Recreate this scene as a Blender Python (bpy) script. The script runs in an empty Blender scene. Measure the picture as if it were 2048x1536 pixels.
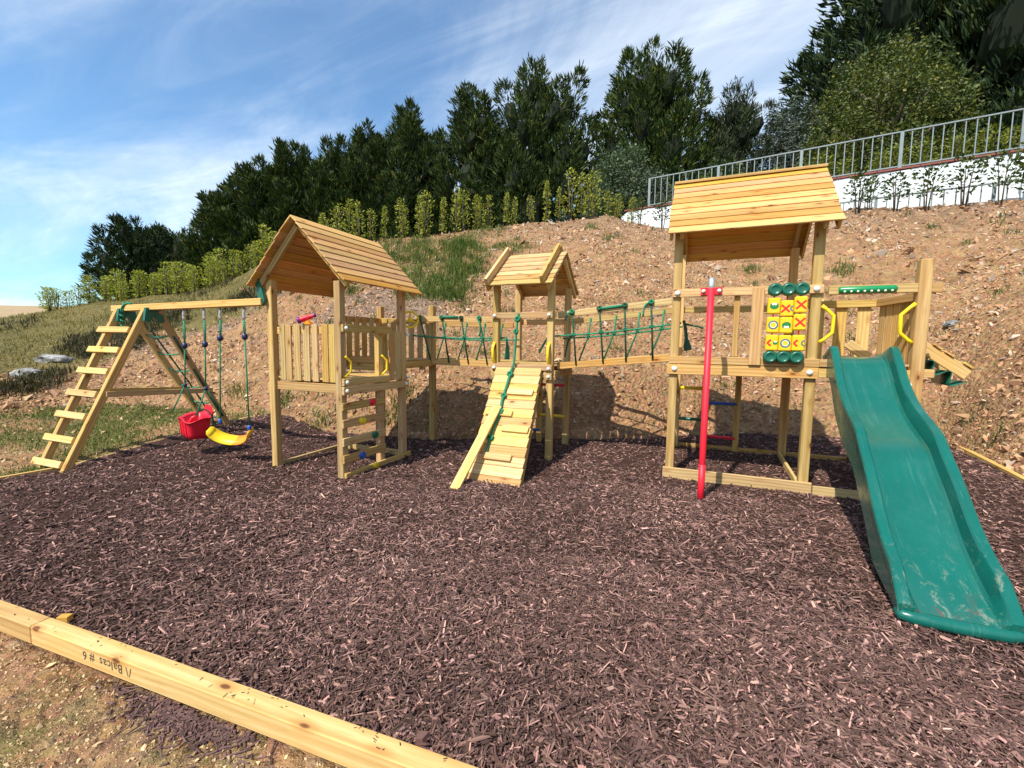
import bpy, math
import numpy as np
from mathutils import Matrix, Vector

# ------------------------------------------------------------------ camera, sky, sun, exposure
sc = bpy.context.scene
C = sc.collection
R = math.radians
CAM_YAW, CAM_PITCH, CAM_ROLL, CAM_F = -0.3958, 0.0896, 0.0118, 880.1
CAMH = 1.6
_f = Vector((math.sin(CAM_YAW)*math.cos(CAM_PITCH), math.cos(CAM_YAW)*math.cos(CAM_PITCH), -math.sin(CAM_PITCH)))
_r = Vector((math.cos(CAM_YAW), -math.sin(CAM_YAW), 0)); _u = _r.cross(_f)
_r, _u = math.cos(CAM_ROLL)*_r + math.sin(CAM_ROLL)*_u, -math.sin(CAM_ROLL)*_r + math.cos(CAM_ROLL)*_u
cd = bpy.data.cameras.new('camera'); cam = bpy.data.objects.new('camera', cd); C.objects.link(cam)
cd.sensor_fit = 'HORIZONTAL'; cd.sensor_width = 36.0; cd.lens = CAM_F/2048*36; cd.clip_start = 0.05; cd.clip_end = 3000
cam.matrix_world = Matrix(((_r.x, _u.x, -_f.x, 0), (_r.y, _u.y, -_f.y, 0), (_r.z, _u.z, -_f.z, CAMH), (0, 0, 0, 1)))
sc.camera = cam

SUN_EL = R(52); SUN_VEC = Vector((-0.287, -0.958, 0)).normalized()*math.cos(SUN_EL) + Vector((0, 0, math.sin(SUN_EL)))
sd = bpy.data.lights.new('sun', 'SUN'); sun = bpy.data.objects.new('sun', sd); C.objects.link(sun)
sd.energy = 4.9; sd.angle = R(0.55); sd.color = (1.0, 0.95, 0.86)
sun.rotation_euler = SUN_VEC.to_track_quat('Z', 'Y').to_euler(); sun.location = (-4, -6, 20)

w = bpy.data.worlds.new('World'); sc.world = w; w.use_nodes = True
nt = w.node_tree; nt.nodes.clear()
def wn(t, **k):
    n = nt.nodes.new(t)
    for a, b in k.items(): setattr(n, a, b)
    return n
sky = wn('ShaderNodeTexSky', sky_type='NISHITA', sun_disc=False)
sky.sun_elevation = SUN_EL; sky.sun_rotation = math.atan2(SUN_VEC.x, SUN_VEC.y)
sky.air_density = 1.0; sky.dust_density = 0.5; sky.ozone_density = 1.6; sky.altitude = 50
bg = wn('ShaderNodeBackground'); bg.inputs[1].default_value = 0.118
out = wn('ShaderNodeOutputWorld')
tc = wn('ShaderNodeTexCoord'); sep = wn('ShaderNodeSeparateXYZ'); nt.links.new(tc.outputs['Generated'], sep.inputs[0])
def wm(op, a, b=None, c=None):
    n = wn('ShaderNodeMath', operation=op)
    for i, v in enumerate((a, b, c)):
        if v is None: continue
        if isinstance(v, (int, float)): n.inputs[i].default_value = v
        else: nt.links.new(v, n.inputs[i])
    return n.outputs[0]
zz = wm('ADD', wm('MAXIMUM', sep.outputs[2], 0.0), 0.16)
cmb = wn('ShaderNodeCombineXYZ')
nt.links.new(wm('DIVIDE', sep.outputs[0], zz), cmb.inputs[0]); nt.links.new(wm('DIVIDE', sep.outputs[1], zz), cmb.inputs[1])
def cloud(scale, loc, rot, sc3, lo, hi, detail=9.0, rough=0.6, dist=0.5):
    mp = wn('ShaderNodeMapping'); nt.links.new(cmb.outputs[0], mp.inputs[0])
    mp.inputs['Location'].default_value = loc; mp.inputs['Rotation'].default_value = (0, 0, rot); mp.inputs['Scale'].default_value = sc3
    n = wn('ShaderNodeTexNoise'); nt.links.new(mp.outputs[0], n.inputs['Vector'])
    n.inputs['Scale'].default_value = scale; n.inputs['Detail'].default_value = detail; n.inputs['Roughness'].default_value = rough; n.inputs['Distortion'].default_value = dist
    mr = wn('ShaderNodeMapRange', interpolation_type='SMOOTHSTEP'); nt.links.new(n.outputs['Fac'], mr.inputs[0])
    mr.inputs[1].default_value = lo; mr.inputs[2].default_value = hi
    return mr.outputs[0]
c1 = cloud(0.55, (7.6, 2.2, 0), 0.75, (1.0, 2.0, 1.0), 0.36, 0.78, dist=0.7)
c2 = cloud(1.7, (0.4, 5.2, 0), 0.6, (0.6, 2.2, 1.0), 0.40, 0.85, dist=1.4)
cf = wm('ADD', wm('MULTIPLY', c1, 0.62), wm('MULTIPLY', wm('MULTIPLY', c2, wm('ADD', c1, 0.25)), 0.5))
cf = wm('MINIMUM', wm('ADD', cf, 0.03), 0.92)
mx = wn('ShaderNodeMix', data_type='RGBA'); nt.links.new(cf, mx.inputs[0])
tint = wn('ShaderNodeMix', data_type='RGBA', blend_type='MULTIPLY'); tint.inputs[0].default_value = 1.0
nt.links.new(sky.outputs[0], tint.inputs[6]); tint.inputs[7].default_value = (.80, 1.13, 1.28, 1)
nt.links.new(tint.outputs[2], mx.inputs[6]); mx.inputs[7].default_value = (7.6, 8.1, 8.4, 1)
nt.links.new(mx.outputs[2], bg.inputs[0]); nt.links.new(bg.outputs[0], out.inputs[0])

sc.view_settings.view_transform = 'Standard'; sc.view_settings.look = 'None'
sc.view_settings.exposure = 0.5; sc.view_settings.gamma = 1.0
try: sc.view_settings.use_curve_mapping = False
except Exception: pass
sc.cycles.max_bounces = 6; sc.cycles.transparent_max_bounces = 6

# ------------------------------------------------------------------ helpers
rng = np.random.default_rng(7)
WM = {}
def V(*a): return Vector(a)
def mesh_np(name, verts, faces, col=None, smooth=False):
    """verts (n,3); faces (m,k) same k, or a list of mixed polygons"""
    me = bpy.data.meshes.new(name)
    verts = np.asarray(verts, np.float32)
    if isinstance(faces, np.ndarray):
        m, k = faces.shape
        me.vertices.add(len(verts)); me.vertices.foreach_set('co', verts.ravel())
        me.loops.add(m*k); me.loops.foreach_set('vertex_index', faces.astype(np.int32).ravel())
        me.polygons.add(m); me.polygons.foreach_set('loop_start', np.arange(0, m*k, k, dtype=np.int32))
        me.polygons.foreach_set('loop_total', np.full(m, k, dtype=np.int32))
        me.update(calc_edges=True)
    else:
        me.from_pydata(verts.tolist(), [], faces)
    if col is not None:
        ca = me.color_attributes.new('Col', 'FLOAT_COLOR', 'POINT')
        c4 = np.ones((len(verts), 4), np.float32); c4[:, :3] = col
        ca.data.foreach_set('color', c4.ravel())
    me.polygons.foreach_set('use_smooth', np.full(len(me.polygons), smooth, dtype=bool))
    me.validate()
    return me
def put(name, me, mat, parent=None, M=None, kind=None, label=None, cat=None, group=None):
    if mat is not None and not me.materials: me.materials.append(mat)
    o = bpy.data.objects.new(name, me); C.objects.link(o)
    M = M or Matrix()
    if parent is not None:
        o.parent = parent; o.matrix_basis = WM[parent.name].inverted() @ M
    else: o.matrix_basis = M
    WM[o.name] = M
    tag(o, label, cat, group, kind)
    return o
def tag(o, label=None, cat=None, group=None, kind=None):
    if label: o['label'] = label
    if cat: o['category'] = cat
    if group: o['group'] = group
    if kind: o['kind'] = kind
    return o
def thing(name, loc, label, cat, group=None):
    o = bpy.data.objects.new(name, None); C.objects.link(o); o.empty_display_size = 0.1
    M = Matrix.Translation(Vector(loc)); o.matrix_basis = M; WM[o.name] = M
    return tag(o, label, cat, group)
def chamfer_box(lx, ly, lz, c=0.004):
    hx, hy, hz = lx/2, ly/2, lz/2; c = min(c, hx*.4, hy*.4, hz*.4)
    vs, idx = [], {}
    for sx in (-1, 1):
        for sy in (-1, 1):
            for sz in (-1, 1):
                for ax in range(3):
                    p = [sx*(hx-c), sy*(hy-c), sz*(hz-c)]; p[ax] = (sx*hx, sy*hy, sz*hz)[ax]
                    idx[(sx, sy, sz, ax)] = len(vs); vs.append(p)
    fs = []
    def q(keys):
        f = [idx[k] for k in keys]
        a, b, d = (Vector(vs[i]) for i in f[:3]); n = (b-a).cross(d-a); ctr = sum((Vector(vs[i]) for i in f), Vector())/len(f)
        fs.append(f if n.dot(ctr) > 0 else f[::-1])
    for ax in range(3):
        o1, o2 = [a for a in range(3) if a != ax]
        for s in (-1, 1):
            ks = []
            for a, b in ((-1, -1), (1, -1), (1, 1), (-1, 1)):
                t = [0, 0, 0]; t[ax] = s; t[o1] = a; t[o2] = b; ks.append((*t, ax))
            q(ks)
        for a in (-1, 1):
            for b in (-1, 1):      # edge along ax, at o1=a,o2=b
                t0 = [0, 0, 0]; t0[ax] = -1; t0[o1] = a; t0[o2] = b; t1 = list(t0); t1[ax] = 1
                q([(*t0, o1), (*t1, o1), (*t1, o2), (*t0, o2)])
    for sx in (-1, 1):
        for sy in (-1, 1):
            for sz in (-1, 1): q([(sx, sy, sz, 0), (sx, sy, sz, 1), (sx, sy, sz, 2)])
    return vs, fs
def frame(p0, p1, up):
    X = (Vector(p1)-Vector(p0)); L = X.length; X.normalize()
    Z = Vector(up); Z = (Z - Z.dot(X)*X).normalized(); Y = Z.cross(X)
    c = (Vector(p0)+Vector(p1))/2
    return L, Matrix(((X.x, Y.x, Z.x, c.x), (X.y, Y.y, Z.y, c.y), (X.z, Y.z, Z.z, c.z), (0, 0, 0, 1)))
def board(parent, name, p0, p1, wdt, thk, up=(0, 0, 1), mat=None, c=0.004, **kw):
    """timber from p0 to p1 (centre line); wdt along `up`, thk across"""
    L, M = frame(p0, p1, up)
    vs, fs = chamfer_box(L, thk, wdt, c)
    return put(name, mesh_np(name, vs, fs), mat or WOOD, parent, M, **kw)
def post(parent, name, x, y, z0, z1, s=0.09, mat=None, **kw):
    return board(parent, name, (x, y, z0), (x, y, z1), s, s, up=(0, -1, 0), mat=mat, c=0.006, **kw)
def tube_data(pts, rad, seg=8, caps=True):
    pts = [Vector(p) for p in pts]; n = len(pts)
    rads = [rad]*n if np.isscalar(rad) else list(rad)
    vs, fs = [], []; N = None
    for i, p in enumerate(pts):
        t = (pts[min(i+1, n-1)]-pts[max(i-1, 0)]).normalized()
        if N is None:
            N = t.orthogonal().normalized()
        N = (N - N.dot(t)*t).normalized(); B = t.cross(N)
        for k in range(seg):
            a = 2*math.pi*k/seg; vs.append(p + (N*math.cos(a)+B*math.sin(a))*rads[i])
    for i in range(n-1):
        for k in range(seg):
            k2 = (k+1) % seg; fs.append([i*seg+k, i*seg+k2, (i+1)*seg+k2, (i+1)*seg+k])
    if caps: fs.append(list(range(seg))[::-1]); fs.append([(n-1)*seg+k for k in range(seg)])
    return [tuple(v) for v in vs], fs
def tube(parent, name, pts, rad, mat, seg=8, smooth=True, **kw):
    c = sum((Vector(p) for p in pts), Vector())/len(pts)
    vs, fs = tube_data([Vector(p)-c for p in pts], rad, seg)
    return put(name, mesh_np(name, vs, fs, smooth=smooth), mat, parent, Matrix.Translation(c), **kw)
def lathe(parent, name, prof, M, mat, seg=16, smooth=True, **kw):
    """prof: list of (radius, height) about local Z"""
    vs, fs = [], []
    for r_, h in prof:
        for k in range(seg):
            a = 2*math.pi*k/seg; vs.append((r_*math.cos(a), r_*math.sin(a), h))
    for i in range(len(prof)-1):
        for k in range(seg):
            k2 = (k+1) % seg; fs.append([i*seg+k, i*seg+k2, (i+1)*seg+k2, (i+1)*seg+k])
    fs.append(list(range(seg))[::-1]); fs.append([(len(prof)-1)*seg+k for k in range(seg)])
    return put(name, mesh_np(name, vs, fs, smooth=smooth), mat, parent, M, **kw)
def axes(o, X, Y, Z):
    return Matrix(((X[0], Y[0], Z[0], o[0]), (X[1], Y[1], Z[1], o[1]), (X[2], Y[2], Z[2], o[2]), (0, 0, 0, 1)))
def bez(p0, p1, p2, p3, n=10):
    P = [Vector(p) for p in (p0, p1, p2, p3)]
    return [(1-t)**3*P[0]+3*t*(1-t)**2*P[1]+3*t*t*(1-t)*P[2]+t**3*P[3] for t in (i/n for i in range(n+1))]
def polyprism(parent, name, pts2, depth, M, mat, smooth=False, **kw):
    """pts2 outline in local XZ, extruded along local Y by +-depth/2"""
    n = len(pts2)
    vs = [(x, -depth/2, z) for x, z in pts2] + [(x, depth/2, z) for x, z in pts2]
    fs = [list(range(n)), [n+i for i in range(n)][::-1]] + [[i, n+i, n+(i+1) % n, (i+1) % n] for i in range(n)]
    return put(name, mesh_np(name, vs, fs, smooth=smooth), mat, parent, M, **kw)

# noise on numpy arrays
def _h(ix, iy, s):
    v = (ix.astype(np.int64)*374761393 + iy.astype(np.int64)*668265263 + s*1442695041) & 0xffffffff
    v = ((v ^ (v >> 13))*1274126177) & 0xffffffff
    return ((v ^ (v >> 16)) & 0xffff)/65535.0
def vn(x, y, s=0):
    x0, y0 = np.floor(x), np.floor(y); fx, fy = x-x0, y-y0
    fx = fx*fx*(3-2*fx); fy = fy*fy*(3-2*fy); x0 = x0.astype(np.int64); y0 = y0.astype(np.int64)
    a, b, c, d = _h(x0, y0, s), _h(x0+1, y0, s), _h(x0, y0+1, s), _h(x0+1, y0+1, s)
    return (a*(1-fx)+b*fx)*(1-fy)+(c*(1-fx)+d*fx)*fy
def fbm(x, y, s=0, o=4):
    t = 0; a = .5; n = 0
    for i in range(o): t = t+a*vn(x*2**i+17*i, y*2**i-9*i, s+i); n += a; a *= .5
    return t/n
def sstep(a, b, x):
    t = np.clip((x-a)/(b-a), 0, 1); return t*t*(3-2*t)

# ------------------------------------------------------------------ materials
def newmat(name):
    m = bpy.data.materials.new(name); m.use_nodes = True
    n = m.node_tree.nodes; l = m.node_tree.links
    return m, n, l, n['Principled BSDF']
def ramp(n, stops):
    cr = n.new('ShaderNodeValToRGB'); e = cr.color_ramp.elements
    while len(e) > len(stops): e.remove(e[-1])
    while len(e) < len(stops): e.new(0.5)
    for el, (p, c) in zip(e, stops): el.position = p; el.color = (*c, 1)
    return cr
def noise(n, l, vec, scale, detail=4, rough=.55, dist=0.0):
    t = n.new('ShaderNodeTexNoise'); t.inputs['Scale'].default_value = scale; t.inputs['Detail'].default_value = detail
    t.inputs['Roughness'].default_value = rough; t.inputs['Distortion'].default_value = dist
    if vec is not None: l.new(vec, t.inputs['Vector'])
    return t
def mixc(n, l, fac, a, b, blend='MIX'):
    m = n.new('ShaderNodeMix'); m.data_type = 'RGBA'; m.blend_type = blend
    for i, v in ((0, fac), (6, a), (7, b)):
        if isinstance(v, (int, float)): m.inputs[i].default_value = v
        elif isinstance(v, tuple): m.inputs[i].default_value = (*v, 1)
        else: l.new(v, m.inputs[i])
    return m.outputs[2]
def mathn(n, l, op, a, b=None):
    m = n.new('ShaderNodeMath'); m.operation = op
    for i, v in enumerate((a, b)):
        if v is None: continue
        if isinstance(v, (int, float)): m.inputs[i].default_value = v
        else: l.new(v, m.inputs[i])
    return m.outputs[0]
def maprange(n, l, v, a, b, c=0.0, d=1.0):
    m = n.new('ShaderNodeMapRange'); m.interpolation_type = 'SMOOTHSTEP'; l.new(v, m.inputs[0])
    for i, x in enumerate((a, b, c, d)): m.inputs[i+1].default_value = x
    return m.outputs[0]
def bump(n, l, h, strength, dist, bsdf):
    b = n.new('ShaderNodeBump'); b.inputs['Strength'].default_value = strength; b.inputs['Distance'].default_value = dist
    l.new(h, b.inputs['Height']); l.new(b.outputs[0], bsdf.inputs['Normal'])

def wood_material(name, light, mid, dark, knot=(0.16, 0.07, 0.022), greenish=0.5):
    m, n, l, b = newmat(name)
    tcn = n.new('ShaderNodeTexCoord'); oi = n.new('ShaderNodeObjectInfo')
    off = n.new('ShaderNodeVectorMath'); off.operation = 'SCALE'; off.inputs[0].default_value = (37.0, 11.3, 23.7); l.new(oi.outputs['Random'], off.inputs['Scale'])
    add = n.new('ShaderNodeVectorMath'); add.operation = 'ADD'; l.new(tcn.outputs['Object'], add.inputs[0]); l.new(off.outputs[0], add.inputs[1])
    def mp(s):
        q = n.new('ShaderNodeMapping'); l.new(add.outputs[0], q.inputs[0]); q.inputs['Scale'].default_value = s; return q.outputs[0]
    wv = n.new('ShaderNodeTexWave'); wv.wave_type = 'RINGS'; wv.rings_direction = 'X'
    wv.inputs['Scale'].default_value = 9; wv.inputs['Distortion'].default_value = 5; wv.inputs['Detail'].default_value = 2; wv.inputs['Detail Scale'].default_value = 0.9
    l.new(mp((0.16, 1.0, 1.0)), wv.inputs['Vector'])
    nb = noise(n, l, mp((0.9, 14, 14)), 1.0, 4, .6, .6)
    fine = noise(n, l, mp((5, 140, 140)), 1.0, 3, .6)
    blot = noise(n, l, mp((1.6, 3.0, 3.0)), 1.0, 3)
    mg = noise(n, l, mp((1.3, 46, 46)), 1.0, 4, .65, .8)
    g = mathn(n, l, 'ADD', mathn(n, l, 'MULTIPLY', wv.outputs['Fac'], 0.28), mathn(n, l, 'MULTIPLY', nb.outputs['Fac'], 0.95))
    cr = ramp(n, [(0.18, light), (0.55, mid), (0.95, dark)]); l.new(g, cr.inputs[0])
    col = mixc(n, l, maprange(n, l, fine.outputs['Fac'], .45, .75, 0, .35), cr.outputs[0], dark)
    col = mixc(n, l, maprange(n, l, mg.outputs['Fac'], .48, .70, 0, .55), col, (dark[0]*1.05, dark[1]*1.02, dark[2]*1.0))
    col = mixc(n, l, maprange(n, l, blot.outputs['Fac'], .5, .75, 0, .5), col, (mid[0]*1.05, mid[1]*.86, mid[2]*.62))
    # knots
    vo = n.new('ShaderNodeTexVoronoi'); vo.inputs['Scale'].default_value = 1.0; vo.inputs['Randomness'].default_value = 1.0
    l.new(mp((3.4, 8.0, 8.0)), vo.inputs['Vector'])
    kn = maprange(n, l, vo.outputs['Distance'], .13, .06)
    kr = maprange(n, l, vo.outputs['Distance'], .33, .10, 0, .55)
    col = mixc(n, l, kr, col, (dark[0]*1.0, dark[1]*.7, dark[2]*.5))
    col = mixc(n, l, kn, col, knot)
    # each timber its own tone
    hs = n.new('ShaderNodeHueSaturation'); l.new(col, hs.inputs['Color'])
    l.new(mathn(n, l, 'ADD', mathn(n, l, 'MULTIPLY', oi.outputs['Random'], .022), .489), hs.inputs['Hue'])
    r2 = mathn(n, l, 'FRACT', mathn(n, l, 'MULTIPLY', oi.outputs['Random'], 17.31))
    l.new(mathn(n, l, 'ADD', mathn(n, l, 'MULTIPLY', r2, .40), .80), hs.inputs['Value'])
    r3 = mathn(n, l, 'FRACT', mathn(n, l, 'MULTIPLY', oi.outputs['Random'], 53.7))
    l.new(mathn(n, l, 'ADD', mathn(n, l, 'MULTIPLY', r3, .2), .9), hs.inputs['Saturation'])
    l.new(hs.outputs[0], b.inputs['Base Color']); b.inputs['Roughness'].default_value = .72; b.inputs['Specular IOR Level'].default_value = .25
    bump(n, l, mathn(n, l, 'ADD', fine.outputs['Fac'], mathn(n, l, 'MULTIPLY', g, .6)), .35, .002, b)
    return m
WOOD = wood_material('pine', (0.66, 0.47, 0.21), (0.52, 0.345, 0.132), (0.34, 0.195, 0.062))
ROOFWOOD = wood_material('roof_pine', (0.68, 0.43, 0.165), (0.56, 0.32, 0.10), (0.38, 0.185, 0.048))
PALEWOOD = wood_material('fresh_pine', (0.74, 0.56, 0.27), (0.65, 0.46, 0.18), (0.47, 0.29, 0.09))

def plastic(name, col, rough=.4, var=.12, spec=.45):
    m, n, l, b = newmat(name)
    t = n.new('ShaderNodeTexCoord'); ns = noise(n, l, t.outputs['Object'], 14, 4)
    l.new(mixc(n, l, maprange(n, l, ns.outputs['Fac'], .35, .75, 0, var*2), col, tuple(min(1, c*.75+.03) for c in col)), b.inputs['Base Color'])
    b.inputs['Roughness'].default_value = rough; b.inputs['Specular IOR Level'].default_value = spec
    return m
YELLOW = plastic('yellow_plastic', (0.86, 0.58, 0.008)); ORANGE = plastic('orange_plastic', (0.85, 0.27, 0.01))
RED = plastic('red_plastic', (0.72, 0.012, 0.035)); REDPOLE = plastic('red_sleeve', (0.70, 0.012, 0.03), .5)
BLUE = plastic('blue_plastic', (0.02, 0.09, 0.38)); NAVY = plastic('navy_plastic', (0.012, 0.022, 0.075))
GREEN = plastic('green_plastic', (0.006, 0.105, 0.062), .3); TUBEGREEN = plastic('bright_green_plastic', (0.008, 0.22, 0.07), .3)
WHITECAP = plastic('white_plastic', (0.74, 0.72, 0.66), .45); PURPLE = plastic('purple_plastic', (0.13, 0.02, 0.2))
BLACK = plastic('black_strap', (0.012, 0.012, 0.012), .8); TILEY = plastic('tile_yellow', (0.84, 0.50, 0.012), .42)
MARKRED = plastic('mark_red', (0.66, 0.02, 0.012), .6, .02); MARKBLUE = plastic('mark_slate', (0.055, 0.14, 0.17), .6, .02)
MARKGREEN = plastic('mark_green', (0.012, 0.17, 0.03), .6, .02); MARKWHITE = plastic('mark_white', (0.8, 0.78, 0.6), .6, .02)
INK = plastic('ink', (0.045, 0.045, 0.03), .8, .3)
def metal(name, col, rough=.4, met=.7):
    m, n, l, b = newmat(name); t = n.new('ShaderNodeTexCoord'); ns = noise(n, l, t.outputs['Object'], 9, 4)
    l.new(mixc(n, l, maprange(n, l, ns.outputs['Fac'], .4, .7, 0, .5), col, tuple(c*.7 for c in col)), b.inputs['Base Color'])
    b.inputs['Roughness'].default_value = rough; b.inputs['Metallic'].default_value = met; return m
STEEL = metal('galvanised_steel', (0.62, 0.63, 0.63), .35); RAILM = metal('galvanised_rail', (0.20, 0.24, 0.245), .6, .2)
def rope_material(name, a, b_):
    m, n, l, b = newmat(name); t = n.new('ShaderNodeTexCoord')
    wv = n.new('ShaderNodeTexWave'); wv.wave_type = 'BANDS'; wv.bands_direction = 'DIAGONAL'
    wv.inputs['Scale'].default_value = 26; wv.inputs['Distortion'].default_value = 1.5; l.new(t.outputs['Object'], wv.inputs['Vector'])
    ns = noise(n, l, t.outputs['Object'], 60, 3)
    l.new(mixc(n, l, mathn(n, l, 'MULTIPLY', mathn(n, l, 'ADD', wv.outputs['Fac'], ns.outputs['Fac']), .5), a, b_), b.inputs['Base Color'])
    b.inputs['Roughness'].default_value = .55; bump(n, l, wv.outputs['Fac'], .8, .006, b); return m
ROPE = rope_material('green_rope', (0.004, 0.085, 0.04), (0.02, 0.33, 0.16)); DROPE = rope_material('dark_green_rope', (0.003, 0.03, 0.015), (0.012, 0.11, 0.05))

def slide_material():
    m, n, l, b = newmat('slide_plastic'); t = n.new('ShaderNodeTexCoord')
    def mp(s):
        q = n.new('ShaderNodeMapping'); l.new(t.outputs['Object'], q.inputs[0]); q.inputs['Scale'].default_value = s; return q.outputs[0]
    base = mixc(n, l, noise(n, l, mp((3, 3, 3)), 1, 5).outputs['Fac'], (0.003, 0.078, 0.058), (0.006, 0.125, 0.097))
    # pale scuffs running down the chute
    sc1 = noise(n, l, mp((34, 1.5, 1.5)), 1, 7, .72, .5); sc2 = noise(n, l, mp((1.7, 1.3, 1.3)), 1, 4)
    scuff = mathn(n, l, 'MULTIPLY', maprange(n, l, sc1.outputs['Fac'], .52, .72), maprange(n, l, sc2.outputs['Fac'], .42, .62))
    col = mixc(n, l, mathn(n, l, 'MULTIPLY', scuff, .09), base, (0.34, 0.46, 0.40))
    scr = noise(n, l, mp((70, 2.4, 2.4)), 1, 5, .7, 2.0)
    col = mixc(n, l, maprange(n, l, scr.outputs['Fac'], .63, .68, 0, .18), col, (0.42, 0.56, 0.5))
    # dry mud patches low on the chute
    sep_ = n.new('ShaderNodeSeparateXYZ'); l.new(t.outputs['Object'], sep_.inputs[0])
    low = maprange(n, l, sep_.outputs[1], -.55, -1.0)
    d = noise(n, l, mp((15, 9, 9)), 1, 8, .8, .4)
    col = mixc(n, l, mathn(n, l, 'MULTIPLY', mathn(n, l, 'MULTIPLY', maprange(n, l, d.outputs['Fac'], .54, .64), low), .4), col, (0.36, 0.33, 0.24))
    d2 = noise(n, l, mp((9, 5, 5)), 1, 7, .7, .4); l2 = maprange(n, l, sep_.outputs[1], -.85, -1.2)
    col = mixc(n, l, mathn(n, l, 'MULTIPLY', mathn(n, l, 'MULTIPLY', maprange(n, l, d2.outputs['Fac'], .56, .62), l2), .85), col, (0.10, 0.055, 0.045))
    l.new(col, b.inputs['Base Color']); b.inputs['Specular IOR Level'].default_value = .5
    l.new(maprange(n, l, d.outputs['Fac'], .35, .65, .14, .34), b.inputs['Roughness'])
    bump(n, l, scr.outputs['Fac'], .08, .003, b)
    return m
SLIDE = slide_material()

def attr_material(name, rough=.9, trans=0.0, mul=None, bumps=None, spec=.2):
    m, n, l, b = newmat(name)
    a = n.new('ShaderNodeAttribute'); a.attribute_name = 'Col'
    l.new(a.outputs['Color'], b.inputs['Base Color']); b.inputs['Roughness'].default_value = rough; b.inputs['Specular IOR Level'].default_value = spec
    if trans:
        tr = n.new('ShaderNodeBsdfTranslucent'); l.new(mixc(n, l, 1.0, a.outputs['Color'], (1.25, 1.3, .6), 'MULTIPLY'), tr.inputs['Color'])
        ms = n.new('ShaderNodeMixShader'); ms.inputs[0].default_value = trans; l.new(b.outputs[0], ms.inputs[1]); l.new(tr.outputs[0], ms.inputs[2])
        l.new(ms.outputs[0], n['Material Output'].inputs['Surface'])
    return m
LEAF = attr_material('leaf', .5, .22, spec=.35); NEEDLE = attr_material('needle_foliage', .7, .08)
CHIP = attr_material('bark_chip', .85); STONE = attr_material('stone_chip', .9); GRASSM = attr_material('grass_blade', .7, .25)

def bark_material():
    m, n, l, b = newmat('bark'); t = n.new('ShaderNodeTexCoord')
    q = n.new('ShaderNodeMapping'); l.new(t.outputs['Object'], q.inputs[0]); q.inputs['Scale'].default_value = (9, 9, 1.6)
    ns = noise(n, l, q.outputs[0], 1, 6); cr = ramp(n, [(.3, (.035, .025, .018)), (.7, (.16, .12, .09))]); l.new(ns.outputs['Fac'], cr.inputs[0])
    l.new(cr.outputs[0], b.inputs['Base Color']); b.inputs['Roughness'].default_value = .9; bump(n, l, ns.outputs['Fac'], .8, .03, b); return m
BARK = bark_material()

def ground_material():
    m, n, l, b = newmat('hillside_soil'); t = n.new('ShaderNodeTexCoord'); P = t.outputs['Object']
    a = n.new('ShaderNodeAttribute'); a.attribute_name = 'Col'; sp = n.new('ShaderNodeSeparateColor'); l.new(a.outputs['Color'], sp.inputs[0])
    big = noise(n, l, P, .55, 5, .6); med = noise(n, l, P, 3.2, 6, .65, .5); fin = noise(n, l, P, 17, 6, .7)
    vo = n.new('ShaderNodeTexVoronoi'); vo.inputs['Scale'].default_value = 15; l.new(P, vo.inputs['Vector']); grit = noise(n, l, P, 95, 4, .7)
    soil = ramp(n, [(.30, (.14, .074, .036)), (.5, (.37, .212, .106)), (.68, (.56, .35, .182))]); l.new(mathn(n, l, 'ADD', mathn(n, l, 'MULTIPLY', med.outputs['Fac'], .55), mathn(n, l, 'MULTIPLY', fin.outputs['Fac'], .45)), soil.inputs[0])
    rocky = ramp(n, [(.32, (.07, .046, .034)), (.5, (.26, .172, .118)), (.68, (.47, .345, .25))]); l.new(mathn(n, l, 'ADD', mathn(n, l, 'MULTIPLY', med.outputs['Fac'], .5), mathn(n, l, 'MULTIPLY', fin.outputs['Fac'], .5)), rocky.inputs[0])
    stones = mixc(n, l, .45, soil.outputs[0], vo.outputs['Color'], 'OVERLAY')
    col = mixc(n, l, .28, soil.outputs[0], stones)
    col = mixc(n, l, sp.outputs[1], col, rocky.outputs[0])
    col = mixc(n, l, maprange(n, l, grit.outputs['Fac'], .35, .62, .35, 0), col, (.10, .06, .03))
    gr = ramp(n, [(.28, (.055, .055, .018)), (.5, (.15, .122, .045)), (.72, (.29, .215, .09))]); l.new(mathn(n, l, 'ADD', mathn(n, l, 'MULTIPLY', big.outputs['Fac'], .4), mathn(n, l, 'MULTIPLY', fin.outputs['Fac'], .6)), gr.inputs[0])
    gf = maprange(n, l, mathn(n, l, 'ADD', sp.outputs[0], mathn(n, l, 'MULTIPLY', mathn(n, l, 'SUBTRACT', med.outputs['Fac'], .5), .9)), .35, .65)
    col = mixc(n, l, gf, col, gr.outputs[0])
    fld = mixc(n, l, big.outputs['Fac'], (.36, .25, .14), (.46, .34, .20))
    col = mixc(n, l, sp.outputs[2], col, fld)
    l.new(col, b.inputs['Base Color']); b.inputs['Roughness'].default_value = .95; b.inputs['Specular IOR Level'].default_value = .1
    h = mathn(n, l, 'ADD', mathn(n, l, 'MULTIPLY', fin.outputs['Fac'], .5), mathn(n, l, 'SUBTRACT', med.outputs['Fac'], mathn(n, l, 'MULTIPLY', vo.outputs['Distance'], .5)))
    bump(n, l, h, 1.0, .11, b); return m
GROUND = ground_material()
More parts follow.
